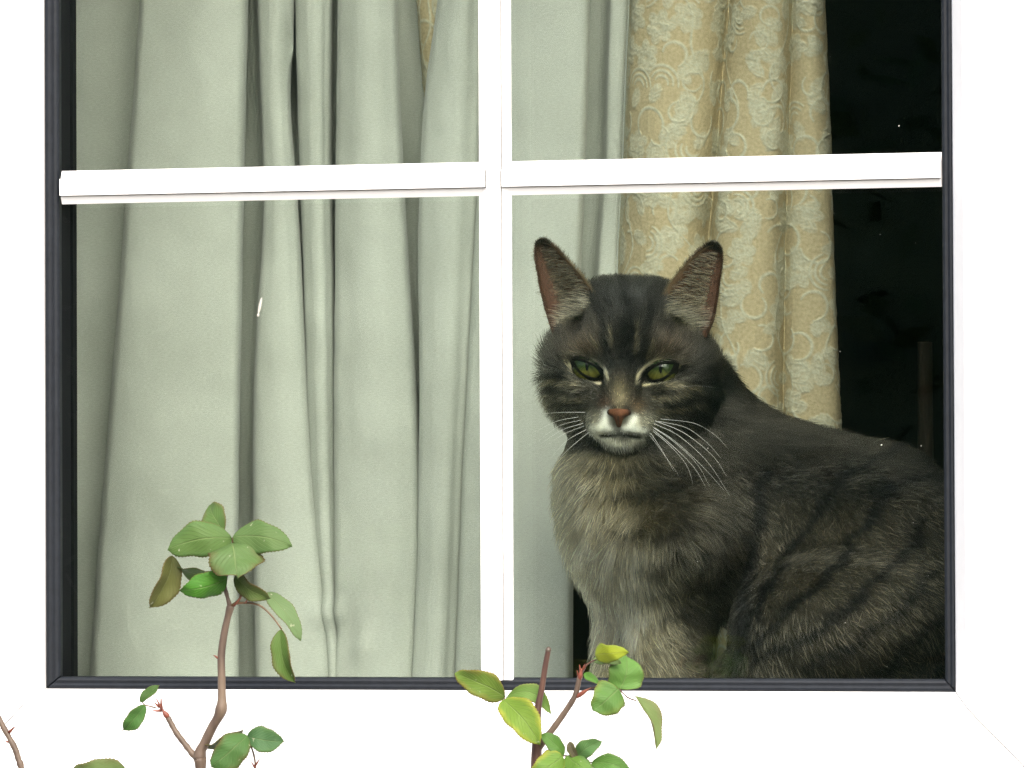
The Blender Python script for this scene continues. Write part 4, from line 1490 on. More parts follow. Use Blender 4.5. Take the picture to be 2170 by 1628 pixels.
# whiskers
wk = [[(1240, 874), (1195, 874), (1148, 877)], [(1226, 884), (1180, 893), (1128, 918)], [(1232, 890), (1185, 903), (1140, 935)], [(1238, 903), (1195, 920), (1155, 947)], [(1243, 910), (1200, 935), (1166, 972)],
      [(1248, 916), (1205, 952), (1174, 986)], [(1236, 897), (1190, 912), (1150, 938)],
      [(1400, 888), (1470, 897), (1515, 922), (1540, 948)], [(1395, 893), (1455, 907), (1500, 940), (1528, 972)], [(1385, 897), (1440, 925), (1500, 980), (1546, 1050)], [(1380, 903), (1430, 935), (1490, 990), (1535, 1040)],
      [(1376, 908), (1420, 945), (1458, 992), (1473, 1052)], [(1370, 905), (1400, 950), (1428, 998)], [(1375, 900), (1430, 938), (1478, 985), (1506, 1036)], [(1378, 906), (1424, 944), (1470, 990), (1500, 1040)], [(1368, 912), (1396, 948), (1440, 1010)],
      [(1388, 892), (1450, 918), (1510, 966), (1540, 1010)], [(1440, 820), (1480, 818), (1518, 822)]]
wp, wr = [], []
for wkr in wk:
    z0 = 40.0
    arr = np.array(wkr, float)
    n_ = len(arr)
    w3 = []
    for i, (a_, b_) in enumerate(arr):
        z = 40 - 4 * i / (n_ - 1) if a_ < 1300 or b_ > 850 else 38
        if i == 0:
            z = 38 if b_ > 850 else 27
        w3.append(h2w(to_head(a_, b_, z + (5 if i else 0))))
    sp = spline(w3, 10)
    wp.append(sp); wr.append(np.linspace(0.00019, 0.00004, 10))
wp, wr = np.array(wp), np.array(wr)
wr *= 0.48
wr *= rng.uniform(0.7, 1.15, (len(wr), 1))
wr[-1] *= 0.4
wm = mat('whisker', (0.9, 0.9, 0.88), 0.35)
hair_obj('whiskers', wp, wr, np.full((len(wp), 3), 0.9), wm, cat)

# eyeballs
LIDS = []
em = bpy.data.materials.new('cat_eye')
em.use_nodes = True
b = bsdf(em)
b.inputs['Roughness'].default_value = 0.06
b.inputs['Specular IOR Level'].default_value = 0.35
tc = nd(em, 'ShaderNodeAttribute'); tc.attribute_name = 'iris'
lk(em, tc.outputs['Color'], b.inputs['Base Color'])
for k_, e in eye_def.items():
    R_ = 10.8
    nlat, nlon = 60, 96
    look = np.array([0.03, 0.25, 1.0]); look /= np.linalg.norm(look)
    ax = np.cross([0, 1, 0], look); ax /= np.linalg.norm(ax); ay = np.cross(look, ax)
    v, cl_ = [], []
    rr_ = np.random.default_rng(5)
    stre = Noise(0.9, 14, 77, 1)
    for i in range(nlat + 1):
        th = (PI * 0.62) * i / nlat
        for j in range(nlon):
            ph = 2 * PI * j / nlon
            d_ = math.sin(th) * math.cos(ph) * ax + math.sin(th) * math.sin(ph) * ay + math.cos(th) * look
            v.append(h2w(e['ctr'] + d_ * R_))
            X, Y = math.sin(th) * math.cos(ph), math.sin(th) * math.sin(ph)
            r_ = math.hypot(X, Y)
            stv = float(stre(np.array([[ph * 6.0]]))[0])
            c_ = sl(38, 52, 25) * (1 + 0.18 * stv)
            low_ = max(0.0, min(1.0, (-Y - 0.22) * 3.2))  # iris darker above, paler below: shade of the upper lid put into the colour
            c_ = c_ * (1 - 0.6 * low_) + sl(98, 94, 34) * 0.6 * low_ * (1 + 0.25 * stv)
            if r_ > 0.80: c_ = c_ * max(0.12, 1 - (r_ - 0.80) * 7)
            if r_ > 0.95: c_ = sl(60, 50, 42)
            pw_ = 0.105 * math.sqrt(max(0.0, 1 - (Y / 0.46) ** 2)) if abs(Y) < 0.46 else 0.0
            if pw_ and abs(X) < pw_: c_ = np.array([0.003, 0.003, 0.003])
            cl_.append(c_)
    f = []
    for i in range(nlat):
        for j in range(nlon):
            f.append((i * nlon + j, (i + 1) * nlon + j, (i + 1) * nlon + (j + 1) % nlon, i * nlon + (j + 1) % nlon))
    o = mobj('eye', v, f, em, cat)
    a = o.data.attributes.new('iris', 'FLOAT_COLOR', 'POINT')
    a.data.foreach_set('color', np.c_[np.clip(np.array(cl_), 0, 1), np.ones(len(cl_))].astype(np.float32).reshape(-1))
    # lids: a dark rim that follows the opening
    up = spline(e['up'], 26); lo = spline(e['lo'], 26)
    path = []
    for a_, b_ in np.vstack([up, lo[1:]]):
        # stand the rim on the eyeball
        pa, pb = w2h(P(a_, b_, 0.02)), w2h(P(a_, b_, 0.22))
        dv = pb - pa; oc = pa - e['ctr']
        A2, B2, C2 = dv @ dv, 2 * oc @ dv, oc @ oc - (R_ + 0.35) ** 2
        ds = B2 * B2 - 4 * A2 * C2
        t = (-B2 - math.sqrt(ds)) / (2 * A2) if ds > 0 else -B2 / (2 * A2)
        path.append(h2w(pa + t * dv))
    # skin of the lids, running back from the rim under the fur
    pr_ = np.array([w2h(q) for q in path]); cen = pr_.mean(0)
    outw = pr_ - cen; outw[:, 2] = 0
    outw /= np.linalg.norm(outw, axis=1)[:, None] + 1e-9
    rims = [pr_, pr_ + outw * 0.45 + np.array([0, 0, 0.1]), pr_ + outw * 1.1 + np.array([0, 0, -0.9]), pr_ + outw * 3.5 + np.array([0, 0, -4.0])]
    nl_ = len(pr_)
    vv_ = h2w(np.vstack(rims))
    ff_ = [(k2 * nl_ + i, k2 * nl_ + (i + 1) % nl_, (k2 + 1) * nl_ + (i + 1) % nl_, (k2 + 1) * nl_ + i) for k2 in range(3) for i in range(nl_ - 1)]
    LIDS.append((vv_, ff_))
    rr = 0.00055 * np.ones(len(path)); rr[:26] = 0.0009
    v, f = tube(path, rr, 8)
    lm = M.get('lid')
    if lm is None:
        lm = M['lid'] = mat('eyelid', srgb(16, 13, 11), 0.85, 0.1)
    nb2 = len(v)
    v = list(v) + list(LIDS[-1][0]); f = list(f) + [tuple(q + nb2 for q in ff) for ff in LIDS[-1][1]]
    mobj('eyelid', v, f, lm, cat)

# nose leather
nx_ = np.arange(-9.5, 9.6, 0.45); ny_ = np.arange(-46, -26, 0.45); nz_ = np.arange(40, 60, 0.5)
gp = np.stack(np.meshgrid(nx_, ny_, nz_, indexing='ij'), -1)


def e_sdf(c, r):
    q = gp - np.array(c); r = np.array(r, float)
    k0 = np.linalg.norm(q / r, axis=-1); k1 = np.linalg.norm(q / (r * r), axis=-1) + 1e-9
    return k0 * (k0 - 1) / k1


def c_sdf(a, b, ra, rb):
    a, b = np.array(a, float), np.array(b, float); ba = b - a
    t = np.clip(((gp - a) @ ba) / (ba @ ba), 0, 1)
    return np.linalg.norm(gp - (a + t[..., None] * ba), axis=-1) - (ra + (rb - ra) * t)


F = e_sdf((0, -32.8, 47.6), (7.5, 3.2, 4.4))
F = smin(F, c_sdf((0, -34, 48.6), (0, -40.5, 47.2), 3.8, 1.5), 2.5)
for s_ in (-1, 1):
    F = -smin(-F, c_sdf((s_ * 3.4, -36.4, 53.5), (s_ * 5.6, -34.6, 51.0), 1.15, 0.6), 0.8)
F = -smin(-F, c_sdf((0, -36, 54.6), (0, -42, 50.6), 0.35, 0.35), 0.6)
nv_, nf_ = surface_nets(F.astype(np.float32), (nx_, ny_, nz_))
nf_ = nf_[(nf_ >= 0).all(1)]
nm_ = mat('nose_leather', srgb(130, 78, 58), 0.75, 0.25)
add_noise(nm_, 900, 0.3, srgb(74, 44, 27), srgb(106, 66, 42), 0.0002)
no_ = mobj('nose', h2w(nv_), nf_, nm_, cat)
dk_ = np.zeros(len(nv_))
for s_ in (-1, 1):
    dk_ = np.maximum(dk_, np.exp(-((np.abs(nv_[:, 0] - s_ * 4.6) / 1.7) ** 2) - ((nv_[:, 1] + 35.6) / 1.5) ** 2))
dk_ = np.maximum(dk_, 0.75 * np.exp(-(nv_[:, 0] / 0.7) ** 2) * (nv_[:, 1] < -35))
dk_ = np.maximum(dk_, 0.8 * sst(4.8, 6.6, np.abs(nv_[:, 0])))
dk_ = np.maximum(dk_, 0.5 * sst(-37, -41, nv_[:, 1]))
an_ = no_.data.attributes.new('dark', 'FLOAT', 'POINT'); an_.data.foreach_set('value', dk_.astype(np.float32))
atn = nd(nm_, 'ShaderNodeAttribute'); atn.attribute_name = 'dark'
mxn = nd(nm_, 'ShaderNodeMix', data_type='RGBA'); mxn.inputs[7].default_value = (0.012, 0.008, 0.007, 1)
lk(nm_, bsdf(nm_).inputs['Base Color'].links[0].from_socket, mxn.inputs[6]); lk(nm_, atn.outputs['Fac'], mxn.inputs[0]); lk(nm_, mxn.outputs[2], bsdf(nm_).inputs['Base Color'])

# ------------------------------------------------------------------ roses in front of the window
def leaf_mat(name):
    m = mat(name, (0.1, 0.2, 0.05), 0.6, 0.3)
    b = bsdf(m)
    uvn = nd(m, 'ShaderNodeUVMap'); uvn.uv_map = 'leaf'
    sp = nd(m, 'ShaderNodeSeparateXYZ'); lk(m, uvn.outputs[0], sp.inputs[0])
    su = nd(m, 'ShaderNodeMath', operation='SUBTRACT'); su.inputs[1].default_value = 0.5; lk(m, sp.outputs[0], su.inputs[0])
    ab = nd(m, 'ShaderNodeMath', operation='ABSOLUTE'); lk(m, su.outputs[0], ab.inputs[0])
    # side veins: bands of (v*10 - |u|*7)
    m1 = nd(m, 'ShaderNodeMath', operation='MULTIPLY'); m1.inputs[1].default_value = 9.0; lk(m, sp.outputs[1], m1.inputs[0])
    m2 = nd(m, 'ShaderNodeMath', operation='MULTIPLY_ADD'); m2.inputs[1].default_value = -8.0; lk(m, ab.outputs[0], m2.inputs[0]); lk(m, m1.outputs[0], m2.inputs[2])
    pg = nd(m, 'ShaderNodeMath', operation='PINGPONG'); pg.inputs[1].default_value = 0.5; lk(m, m2.outputs[0], pg.inputs[0])
    v1 = nd(m, 'ShaderNodeMapRange'); v1.inputs[1].default_value = 0.0; v1.inputs[2].default_value = 0.09; v1.inputs[3].default_value = 1; v1.inputs[4].default_value = 0; lk(m, pg.outputs[0], v1.inputs[0])
    v2 = nd(m, 'ShaderNodeMapRange'); v2.inputs[1].default_value = 0.008; v2.inputs[2].default_value = 0.028; v2.inputs[3].default_value = 1.4; v2.inputs[4].default_value = 0; lk(m, ab.outputs[0], v2.inputs[0])
    vm = nd(m, 'ShaderNodeMath', operation='MAXIMUM'); lk(m, v1.outputs[0], vm.inputs[0]); lk(m, v2.outputs[0], vm.inputs[1])
    tint = nd(m, 'ShaderNodeAttribute'); tint.attribute_name = 'tint'
    tint2 = nd(m, 'ShaderNodeAttribute'); tint2.attribute_name = 'tint_edge'
    tcn = nd(m, 'ShaderNodeTexCoord')
    nz = nd(m, 'ShaderNodeTexNoise'); nz.inputs['Scale'].default_value = 130; nz.inputs['Detail'].default_value = 5; lk(m, tcn.outputs['Object'], nz.inputs['Vector'])
    # blend to the edge tint in uneven blotches
    eg = nd(m, 'ShaderNodeMath', operation='MULTIPLY_ADD'); eg.inputs[1].default_value = 2.4; eg.inputs[2].default_value = -0.95; lk(m, ab.outputs[0], eg.inputs[0])
    eg2 = nd(m, 'ShaderNodeMath', operation='ADD'); lk(m, eg.outputs[0], eg2.inputs[0]); lk(m, nz.outputs[0], eg2.inputs[1])
    eg3 = nd(m, 'ShaderNodeMapRange'); eg3.inputs[1].default_value = 0.25; eg3.inputs[2].default_value = 0.95; lk(m, eg2.outputs[0], eg3.inputs[0])
    mx = nd(m, 'ShaderNodeMix', data_type='RGBA'); lk(m, eg3.outputs[0], mx.inputs[0]); lk(m, tint.outputs['Color'], mx.inputs[6]); lk(m, tint2.outputs['Color'], mx.inputs[7])
    # veins a little paler
    mv = nd(m, 'ShaderNodeMix', data_type='RGBA', blend_type='MIX'); mv.inputs[7].default_value = (0.23, 0.28, 0.12, 1)
    vs = nd(m, 'ShaderNodeMath', operation='MULTIPLY'); vs.inputs[1].default_value = 0.20; lk(m, vm.outputs[0], vs.inputs[0])
    lk(m, vs.outputs[0], mv.inputs[0]); lk(m, mx.outputs[2], mv.inputs[6])
    # thin brown-red margin
    rd = nd(m, 'ShaderNodeMapRange'); rd.inputs[1].default_value = 0.462; rd.inputs[2].default_value = 0.495; lk(m, ab.outputs[0], rd.inputs[0])
    rs = nd(m, 'ShaderNodeMath', operation='MULTIPLY'); rs.inputs[1].default_value = 0.45; lk(m, rd.outputs[0], rs.inputs[0])
    mr = nd(m, 'ShaderNodeMix', data_type='RGBA'); mr.inputs[7].default_value = (0.16, 0.07, 0.03, 1); lk(m, rs.outputs[0], mr.inputs[0]); lk(m, mv.outputs[2], mr.inputs[6])
    # pale scars
    nz2 = nd(m, 'ShaderNodeTexNoise'); nz2.inputs['Scale'].default_value = 210; nz2.inputs['Detail'].default_value = 2; lk(m, tcn.outputs['Object'], nz2.inputs['Vector'])
    sc = nd(m, 'ShaderNodeMapRange'); sc.inputs[1].default_value = 0.70; sc.inputs[2].default_value = 0.76; lk(m, nz2.outputs[0], sc.inputs[0])
    ms = nd(m, 'ShaderNodeMix', data_type='RGBA'); ms.inputs[7].default_value = (0.36, 0.40, 0.25, 1); lk(m, sc.outputs[0], ms.inputs[0]); lk(m, mr.outputs[2], ms.inputs[6])
    lk(m, ms.outputs[2], b.inputs['Base Color'])
    bp = nd(m, 'ShaderNodeBump'); bp.inputs['Strength'].default_value = 0.7; bp.inputs['Distance'].default_value = 0.0004; bp.invert = True
    hb = nd(m, 'ShaderNodeMath', operation='MULTIPLY_ADD'); hb.inputs[1].default_value = 0.5; lk(m, nz.outputs[0], hb.inputs[0]); lk(m, vm.outputs[0], hb.inputs[2])
    lk(m, hb.outputs[0], bp.inputs['Height']); lk(m, bp.outputs[0], b.inputs['Normal'])
    tl_ = nd(m, 'ShaderNodeBsdfTranslucent'); lk(m, ms.outputs[2], tl_.inputs[0])
    mxs = nd(m, 'ShaderNodeMixShader'); mxs.inputs[0].default_value = 0.28
    o_ = m.node_tree.nodes['Material Output']
    lk(m, b.outputs[0], mxs.inputs[1]); lk(m, tl_.outputs[0], mxs.inputs[2]); lk(m, mxs.outputs[0], o_.inputs[0])
    return m


M['leaf'] = leaf_mat('rose_leaf')
M['stem'] = mat('rose_stem', (0.2, 0.13, 0.09), 0.6)
add_noise(M['stem'], 160, 0.22, srgb(64, 50, 41), srgb(106, 90, 74), 0.0004, stretch=(1, 1, 0.25))
M['redstem'] = mat('red_stem', (0.2, 0.07, 0.05), 0.5)
add_noise(M['redstem'], 160, 0.25, srgb(48, 28, 22), srgb(90, 60, 46), 0.0003, stretch=(1, 1, 0.3))
M['bud'] = mat('red_bud', (0.3, 0.1, 0.06), 0.5)
add_noise(M['bud'], 300, 0.25, srgb(92, 42, 34), srgb(138, 80, 60), 0.0002)
M['petiole'] = mat('petiole', (0.2, 0.15, 0.07), 0.5)
add_noise(M['petiole'], 200, 0.25, srgb(72, 58, 36), srgb(108, 82, 54))

GREEN, DEEP, BRIGHT, YEL, OLIVE, PALE = (100, 134, 66), (82, 118, 54), (82, 146, 44), (176, 192, 52), (118, 124, 66), (128, 158, 104)
E_RED, E_YEL, E_GRN = (112, 110, 62), (178, 180, 74), (98, 136, 74)


def leaf(parent, base, tip, hw, y0=-0.12, dyb=0.0, dyt=0.0, roll=0.0, fold=0.25, droop=0.0, col=GREEN, edge=E_GRN, shape=1.0, teeth=17, wave=0.0, side=0.0):
    """hw half width (picture dots); roll turns the blade about its midrib; fold lifts both halves; droop bends it along its length"""
    A = P(base[0], base[1], y0 + dyb); B = P(tip[0], tip[1], y0 + dyt)
    ax = B - A; ln = np.linalg.norm(ax); ax = ax / ln
    nrm = -FWD - ax * (-FWD @ ax); nrm /= np.linalg.norm(nrm)
    wd_ = np.cross(nrm, ax)
    cr_, sr_ = math.cos(roll), math.sin(roll)
    nrm, wd_ = cr_ * nrm + sr_ * wd_, cr_ * wd_ - sr_ * nrm
    HWm = hw * (DIST + y0) / FPX / max(0.45, abs(cr_))
    nt_, nw = teeth * 4 + 1, 11
    v, uv_ = [], []
    ph = rng.uniform(0, 6)
    for i in range(nt_):
        t = i / (nt_ - 1)
        w_ = (math.sin(PI * min(1, t ** (0.80 * shape))) ** 0.62) if 0 < t < 1 else 0.0
        if t > 0.88: w_ *= 1 - ((t - 0.88) / 0.12) ** 1.6 * 0.55
        k = (i % 4)
        tooth = (0.0, 0.018, 0.034, 0.054)[k] if 0.06 < t < 0.97 else 0
        mid = A + ax * ln * t + nrm * (droop * ln * (4 * t * (1 - t)) * 0.25) + wd_ * (side * ln * 4 * t * (1 - t) * 0.25)
        for j in range(nw):
            u_ = 2 * j / (nw - 1) - 1
            irr = 1 + 0.07 * math.sin(t * 7 + ph * 3 + (2.1 if u_ > 0 else 0)) + 0.04 * math.sin(t * 17 + ph * 5 + (1.1 if u_ > 0 else 0))
            hwid = irr * HWm * (w_ + (tooth if abs(u_) > 0.99 else tooth * 0.3 * abs(u_)) * (1 if w_ > 0.1 else 0))
            bend = fold * abs(u_) ** 1.3 * hwid + 0.05 * HWm * math.sin(t * 11 + u_ * 2 + ph) + 2.2 * wave * HWm * math.sin(t * 9 + ph + (1.5 if u_ > 0 else 0)) * u_ * u_ + 0.006 * HWm * math.sin(t * 34 - abs(u_) * 5)
            tv = mid + wd_ * (u_ * hwid) + nrm * bend + ax * (0.03 * ln * abs(u_) * w_)
            v.append(tv); uv_.append((0.5 + 0.5 * u_, t))
    f = [(i * nw + j, i * nw + j + 1, (i + 1) * nw + j + 1, (i + 1) * nw + j) for i in range(nt_ - 1) for j in range(nw - 1)]
    me = bpy.data.meshes.new('leaf')
    me.from_pydata([tuple(map(float, q)) for q in v], [], f)
    ul = me.uv_layers.new(name='leaf')
    li = np.empty(len(me.loops), np.int32); me.loops.foreach_get('vertex_index', li)
    ul.data.foreach_set('uv', np.array(uv_, np.float32)[li].reshape(-1))
    for nm, c_ in (('tint', col), ('tint_edge', edge)):
        a = me.attributes.new(nm, 'FLOAT_COLOR', 'POINT')
        cc = np.array(srgb(*c_)) * 0.66
        a.data.foreach_set('color', np.tile(np.r_[cc, 1], len(v)).astype(np.float32))
    me.update()
    o = mfin('leaf', me, M['leaf'], parent, True)
    sm = o.modifiers.new('thickness', 'SOLIDIFY'); sm.thickness = 0.00035
    return o


def stem(parent, pts, r0, r1, y0=-0.12, name='stem', m='stem', n=24, knob=0.08):
    """pts: picture points (x, y[, depth offset]); radii in picture dots"""
    w3 = np.array([P(q[0], q[1], y0 + (q[2] if len(q) > 2 else 0)) for q in pts])
    sp = spline(w3, n)
    k = (DIST + y0) / FPX
    rr = np.linspace(r0, r1, n) * k * (1 + knob * np.sin(np.arange(n) * 1.9 + rng.uniform(0, 6)) + rng.normal(0, knob * 0.4, n))
    v, f = tube(sp, rr, 12)
    return mobj(name, v, f, M[m], parent)


def thorn(parent, a, b, r, y0=-0.12, m='bud'):
    p, q = P(a[0], a[1], y0), P(b[0], b[1], y0 - 0.003)
    k = (DIST + y0) / FPX
    w3 = [p, p * .65 + q * .35, p * .3 + q * .7 + np.array([0, 0, 0.0003]), q]
    v, f = tube(w3, np.array([r, r * .7, r * .4, r * .06]) * k, 8)
    return mobj('thorn' if m != 'bud' or r < 5 else 'bud', v, f, M[m], parent)


def bud(parent, a, b, r, y0=-0.12):
    p, q = P(a[0], a[1], y0), P(b[0], b[1], y0 - 0.002)
    k = (DIST + y0) / FPX
    ts = np.linspace(0, 1, 8)
    v, f = tube([p + (q - p) * t for t in ts], np.array([.6, .9, 1, .95, .8, .55, .3, .05]) * r * k, 10)
    return mobj('bud', v, f, M['bud'], parent)


def down(x, y0):
    """root point below a stem that leaves the frame at x"""
    return None


# --- rose with the tall leafy shoot
ra = empty('rose_shoot', 'tall rose shoot topped with a cluster of green leaves before the left pane', 'rose')
yA = -0.12
root_ = P(418, 1628, yA)
k = (DIST + yA) / FPX
pts_w = [np.array([root_[0] - 0.03, yA - 0.02, GZ - 0.01]), np.array([root_[0] - 0.015, yA - 0.01, -0.9]), np.array([root_[0] - 0.002, yA, -0.45]), P(425, 1700, yA), P(423, 1606, yA), P(434, 1575, yA), P(449, 1543, yA), P(468, 1506, yA), P(470, 1460, yA), P(469, 1393, yA), P(474, 1350, yA), P(481, 1315, yA), P(489, 1284, yA)]
sp = spline(pts_w, 90)
rr = np.interp(np.arange(90), [0, 30, 45, 60, 75, 89], [12, 11, 10, 8.6, 7.8, 6.6]) * k
zs_ = sp[:, 2]
for zz, am, sg in ((P(468, 1503, yA)[2], 0.38, 0.004), (P(489, 1290, yA)[2], 0.3, 0.003), (P(423, 1606, yA)[2], 0.28, 0.004)):
    rr *= 1 + am * np.exp(-((zs_ - zz) / sg) ** 2)
v, f = tube(sp, rr, 14)
mobj('stem', v, f, M['stem'], ra)
stem(ra, [(424, 1612), (410, 1600), (391, 1576), (373, 1552), (356, 1521)], 7.2, 5.8, yA)
bud(ra, (357, 1522), (343, 1503), 6.2, yA)
for b_ in (((345, 1507), (329, 1478)), ((342, 1500), (341, 1476)), ((341, 1506), (320, 1508)), ((338, 1498), (325, 1489))):
    thorn(ra, *b_, 3.6, yA)
thorn(ra, (465, 1396), (451, 1389), 3.6, yA); thorn(ra, (496, 1284), (512, 1266), 3.0, yA); thorn(ra, (520, 1278), (527, 1267), 2.5, yA)
stem(ra, [(330, 1500), (318, 1497), (307, 1494), (302, 1489)], 1.6, 1.2, yA, 'petiole', 'petiole', 10)
stem(ra, [(488, 1287), (481, 1262), (476, 1240), (480, 1220, .004)], 5.2, 3.6, yA, 'stem', 'stem', 12)
stem(ra, [(491, 1284), (506, 1272), (511, 1256), (505, 1236), (498, 1221)], 3.4, 2.4, yA, 'petiole', 'petiole', 14)
stem(ra, [(495, 1280), (515, 1278), (536, 1279), (556, 1287), (578, 1308), (597, 1334)], 2.8, 1.8, yA, 'petiole', 'petiole', 18)
stem(ra, [(478, 1232, .004), (486, 1190, .006), (492, 1160, .004), (493, 1140, .002)], 2.6, 1.8, yA, 'petiole', 'petiole', 12)
leaf(ra, (475, 1127), (444, 1071), 27, yA, .000, .012, .25, .15, .4, GREEN, E_RED, 1.0, 13, .05)
leaf(ra, (491, 1141), (356, 1166), 37, yA, -.002, -.010, -.12, -.16, .5, GREEN, E_GRN, 1.05, 19, .03, -.25)
leaf(ra, (494, 1140), (618, 1157), 33, yA, -.002, -.004, .18, -.15, .5, (106, 138, 76), E_GRN, 1.0, 18, .05, .25)
leaf(ra, (492, 1150), (503, 1226), 57, yA, -.004, -.022, .15, -.2, .5, (104, 136, 76), E_RED, .95, 17, .06)
leaf(ra, (366, 1178), (316, 1288), 25, yA, .004, .000, .55, .5, .5, OLIVE, E_RED, 1.0, 16, .04, .1)
leaf(ra, (481, 1224), (380, 1250), 27, yA, -.002, -.014, .25, -.35, 1.2, BRIGHT, (74, 132, 44), .85, 14, .10)
leaf(ra, (476, 1208), (374, 1196), 12, yA, .006, .006, 1.0, .2, .6, DEEP, DEEP, 1.0, 12, .1)
leaf(ra, (498, 1220), (572, 1268), 19, yA, -.001, .000, -.5, .3, .6, (104, 128, 66), E_RED, 1.0, 14, .08)
leaf(ra, (566, 1256), (638, 1357), 19, yA, .014, .012, .45, .3, .5, PALE, PALE, .9, 16, .05)
leaf(ra, (596, 1333), (625, 1447), 21, yA, .000, .002, -.4, .55, .5, (102, 136, 62), E_RED, 1.0, 17, .05, -.2)
leaf(ra, (297, 1488), (338, 1453), 10, yA, 0, .004, .5, .3, .3, DEEP, DEEP, 1.0, 10, .05)
leaf(ra, (308, 1494), (262, 1547), 18, yA, 0, -.002, .2, .25, .5, (84, 134, 62), E_GRN, 1.15, 12, .05)
stem(ra, [(272, 1536), (262, 1546), (253, 1557)], 1.4, .5, yA, 'petiole', 'petiole', 6)
stem(ra, [(540, 1640), (541, 1618), (535, 1590), (522, 1561)], 2.2, 1.8, yA, 'petiole', 'petiole', 12)
stem(ra, [(430, 1760), (480, 1720), (525, 1670), (540, 1640)], 4.5, 2.6, yA, 'stem', 'stem', 12)
thorn(ra, (541, 1622), (552, 1608), 3, yA); thorn(ra, (541, 1628), (530, 1612), 2.6, yA)
leaf(ra, (524, 1560), (448, 1626), 34, yA, -.004, -.012, -.25, -.28, .7, (86, 128, 64), E_RED, 1.0, 16, .06, .2)
leaf(ra, (514, 1546), (424, 1580), 13, yA, .002, .002, .95, .2, .5, (84, 104, 66), OLIVE, 1.0, 13, .08)
leaf(ra, (524, 1561), (602, 1572), 26, yA, -.002, .000, .2, .18, .5, (86, 128, 78), E_GRN, 1.0, 14, .05, -.2)
stem(ra, [(428, 1720), (380, 1690), (310, 1655), (264, 1630)], 4.0, 2.0, yA, 'petiole', 'petiole', 12)
leaf(ra, (268, 1632), (150, 1640), 31, yA, .0, .0, .2, -.2, .5, (116, 140, 78), E_RED, 1.0, 16, .04)

# --- cut stem at the corner of the frame
rc = empty('rose_cane', 'bare thorny rose cane rising beside the lower corner of the frame', 'rose')
stem(rc, [(-36, 1450), (-18, 1492), (4, 1535), (30, 1583), (38, 1606), (48, 1640), (70, 1760)], 5.0, 8.0, -0.13, 'stem', 'stem', 36, .10)
w0 = P(70, 1755, -0.13)
v, f = tube(spline([w0, w0 + np.array([0.01, 0, -0.2]), np.array([w0[0] + 0.02, -0.14, -0.9]), np.array([w0[0] + 0.02, -0.15, GZ - 0.01])], 30), np.linspace(8, 12, 30) * k, 10)
mobj('stem', v, f, M['stem'], rc)
thorn(rc, (18, 1553), (34, 1539), 4.2, -0.13); thorn(rc, (18, 1572), (10, 1573), 3, -0.13)

# --- rose in front of the cat
rb = empty('rose_shoot', 'low rose shoot with a cut brown stem and yellow green leaves below the cat', 'rose')
yB = -0.115
kB = (DIST + yB) / FPX
r3 = P(1137, 1640, yB)
pts_w = [np.array([r3[0] + 0.02, yB - 0.02, GZ - 0.01]), np.array([r3[0] + 0.01, yB - 0.01, -0.9]), np.array([r3[0], yB, -0.45]), P(1136, 1720, yB), P(1136, 1628, yB), P(1138, 1570, yB), P(1137, 1530, yB), P(1140, 1500, yB), P(1148, 1460, yB), P(1155, 1415, yB), P(1162, 1377, yB)]
sp = spline(pts_w, 80)
rr = np.interp(np.arange(80), [0, 30, 40, 52, 60, 79], [13, 12, 10.5, 9.0, 6.6, 5.6]) * kB
v, f = tube(sp, rr, 14)
o = mobj('stem', v, f, M['redstem'], rb)
v, f = tube([P(1161.5, 1381, yB), P(1162, 1377, yB), P(1162.5, 1374, yB - .001)], np.array([6.4, 6.6, 4.6]) * kB, 10)
mobj('cut_end', v, f, M['spacer'] if False else M['wood'], rb)
thorn(rb, (1137, 1524), (1122, 1512), 7.5, yB, 'redstem')
stem(rb, [(1142, 1586), (1154, 1568), (1174, 1542), (1196, 1511), (1216, 1480), (1223, 1460), (1228, 1436)], 7.4, 5.4, yB, 'stem', 'stem', 26, .05)
bud(rb, (1228, 1442), (1233, 1416), 5.2, yB)
for b_ in (((1230, 1425), (1228, 1408)), ((1233, 1425), (1240, 1406)), ((1226, 1434), (1222, 1420)), ((1236, 1420), (1243, 1412))):
    thorn(rb, *b_, 3.2, yB)
bud(rb, (1221, 1478), (1252, 1457), 5.0, yB)
stem(rb, [(1234, 1420), (1242, 1410), (1254, 1402), (1264, 1398)], 1.9, 1.5, yB, 'petiole', 'redstem', 10)
stem(rb, [(1240, 1466), (1262, 1456), (1285, 1458, .003), (1312, 1461)], 2.0, 1.5, yB, 'petiole', 'redstem', 10)
stem(rb, [(1313, 1462, .002), (1330, 1478, .003), (1348, 1485)], 1.6, 1.5, yB, 'petiole', 'redstem', 10)
leaf(rb, (1262, 1388), (1331, 1382), 20, yB, -.004, -.008, -.2, -.2, .8, YEL, (150, 178, 60), .8, 12, .06, .25)
leaf(rb, (1258, 1397), (1316, 1404), 13, yB, .002, .000, .5, .2, .4, (140, 170, 96), PALE, .9, 12, .08)
leaf(rb, (1313, 1462), (1326, 1390), 39, yB, .004, .010, -.15, .2, .5, (112, 160, 74), (122, 164, 84), .82, 17, .06, -.3)
leaf(rb, (1238, 1428), (1270, 1450), 9, yB, -.001, -.006, .3, .3, .3, (100, 152, 60), E_GRN, 1.0, 9, .04)
leaf(rb, (1310, 1460), (1258, 1506), 37, yB, -.004, -.012, -.1, -.18, .4, (104, 148, 70), (140, 160, 78), .8, 17, .05, .1)
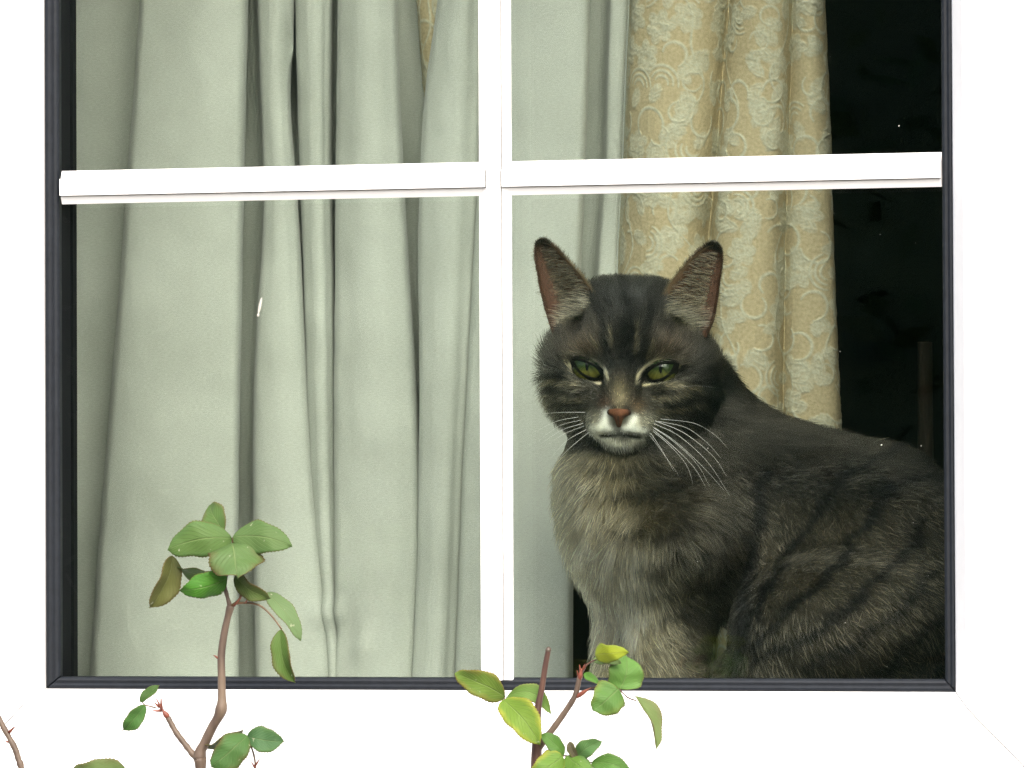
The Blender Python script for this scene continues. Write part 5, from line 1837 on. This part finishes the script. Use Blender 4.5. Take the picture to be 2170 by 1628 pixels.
leaf(rb, (1346, 1476), (1391, 1587), 13, yB, .0, .002, .9, .75, .3, (130, 152, 88), (142, 144, 96), .9, 20, .05, .2)
leaf(rb, (1071, 1476), (964, 1428), 29, yB, .0, -.004, .25, .2, .5, (124, 156, 64), (166, 154, 74), .9, 18, .06, -.3)
leaf(rb, (1073, 1478), (1168, 1514), 20, yB, .006, .008, .2, .2, .6, (120, 158, 72), (138, 158, 80), .8, 16, .06, 1.0)
leaf(rb, (1066, 1484), (1145, 1577), 34, yB, -.006, -.014, .12, .25, .5, (128, 162, 58), (188, 190, 66), .95, 20, .04, .15)
stem(rb, [(1068, 1480, -.002), (1095, 1500, .004), (1118, 1518, .004), (1134, 1530)], 1.8, 2.4, yB, 'petiole', 'petiole', 10)
leaf(rb, (1194, 1601), (1144, 1557), 16, yB, -.004, -.006, -.2, .2, .5, (98, 146, 60), E_GRN, .95, 13, .05, -.3)
leaf(rb, (1224, 1606), (1275, 1571), 18, yB, -.004, -.006, .25, .25, .5, (98, 142, 78), E_GRN, .95, 12, .05, .25)
leaf(rb, (1224, 1606), (1207, 1572), 10, yB, -.004, -.002, .5, .2, .5, (112, 106, 80), OLIVE, .95, 9, .05)
leaf(rb, (1192, 1602), (1122, 1646), 30, yB, -.006, -.016, -.2, -.2, .6, (118, 158, 62), E_YEL, .9, 16, .05, .3)
leaf(rb, (1200, 1604), (1258, 1650), 24, yB, -.002, -.010, .2, -.2, .6, (112, 154, 62), E_GRN, .9, 15, .05)
leaf(rb, (1254, 1617), (1340, 1640), 19, yB, -.002, -.004, .2, .2, .5, (102, 150, 66), E_GRN, .95, 14, .04, .3)
stem(rb, [(1181, 1603), (1200, 1602), (1218, 1608), (1234, 1630), (1246, 1700)], 1.4, 2.6, yB, 'petiole', 'redstem', 14)
stem(rb, [(1218, 1610), (1236, 1612), (1256, 1617)], 1.4, 1.4, yB, 'petiole', 'redstem', 8)
stem(rb, [(1246, 1695), (1230, 1760), (1180, 1820), (1137, 1860)], 3, 5, yB, 'stem', 'stem', 14)
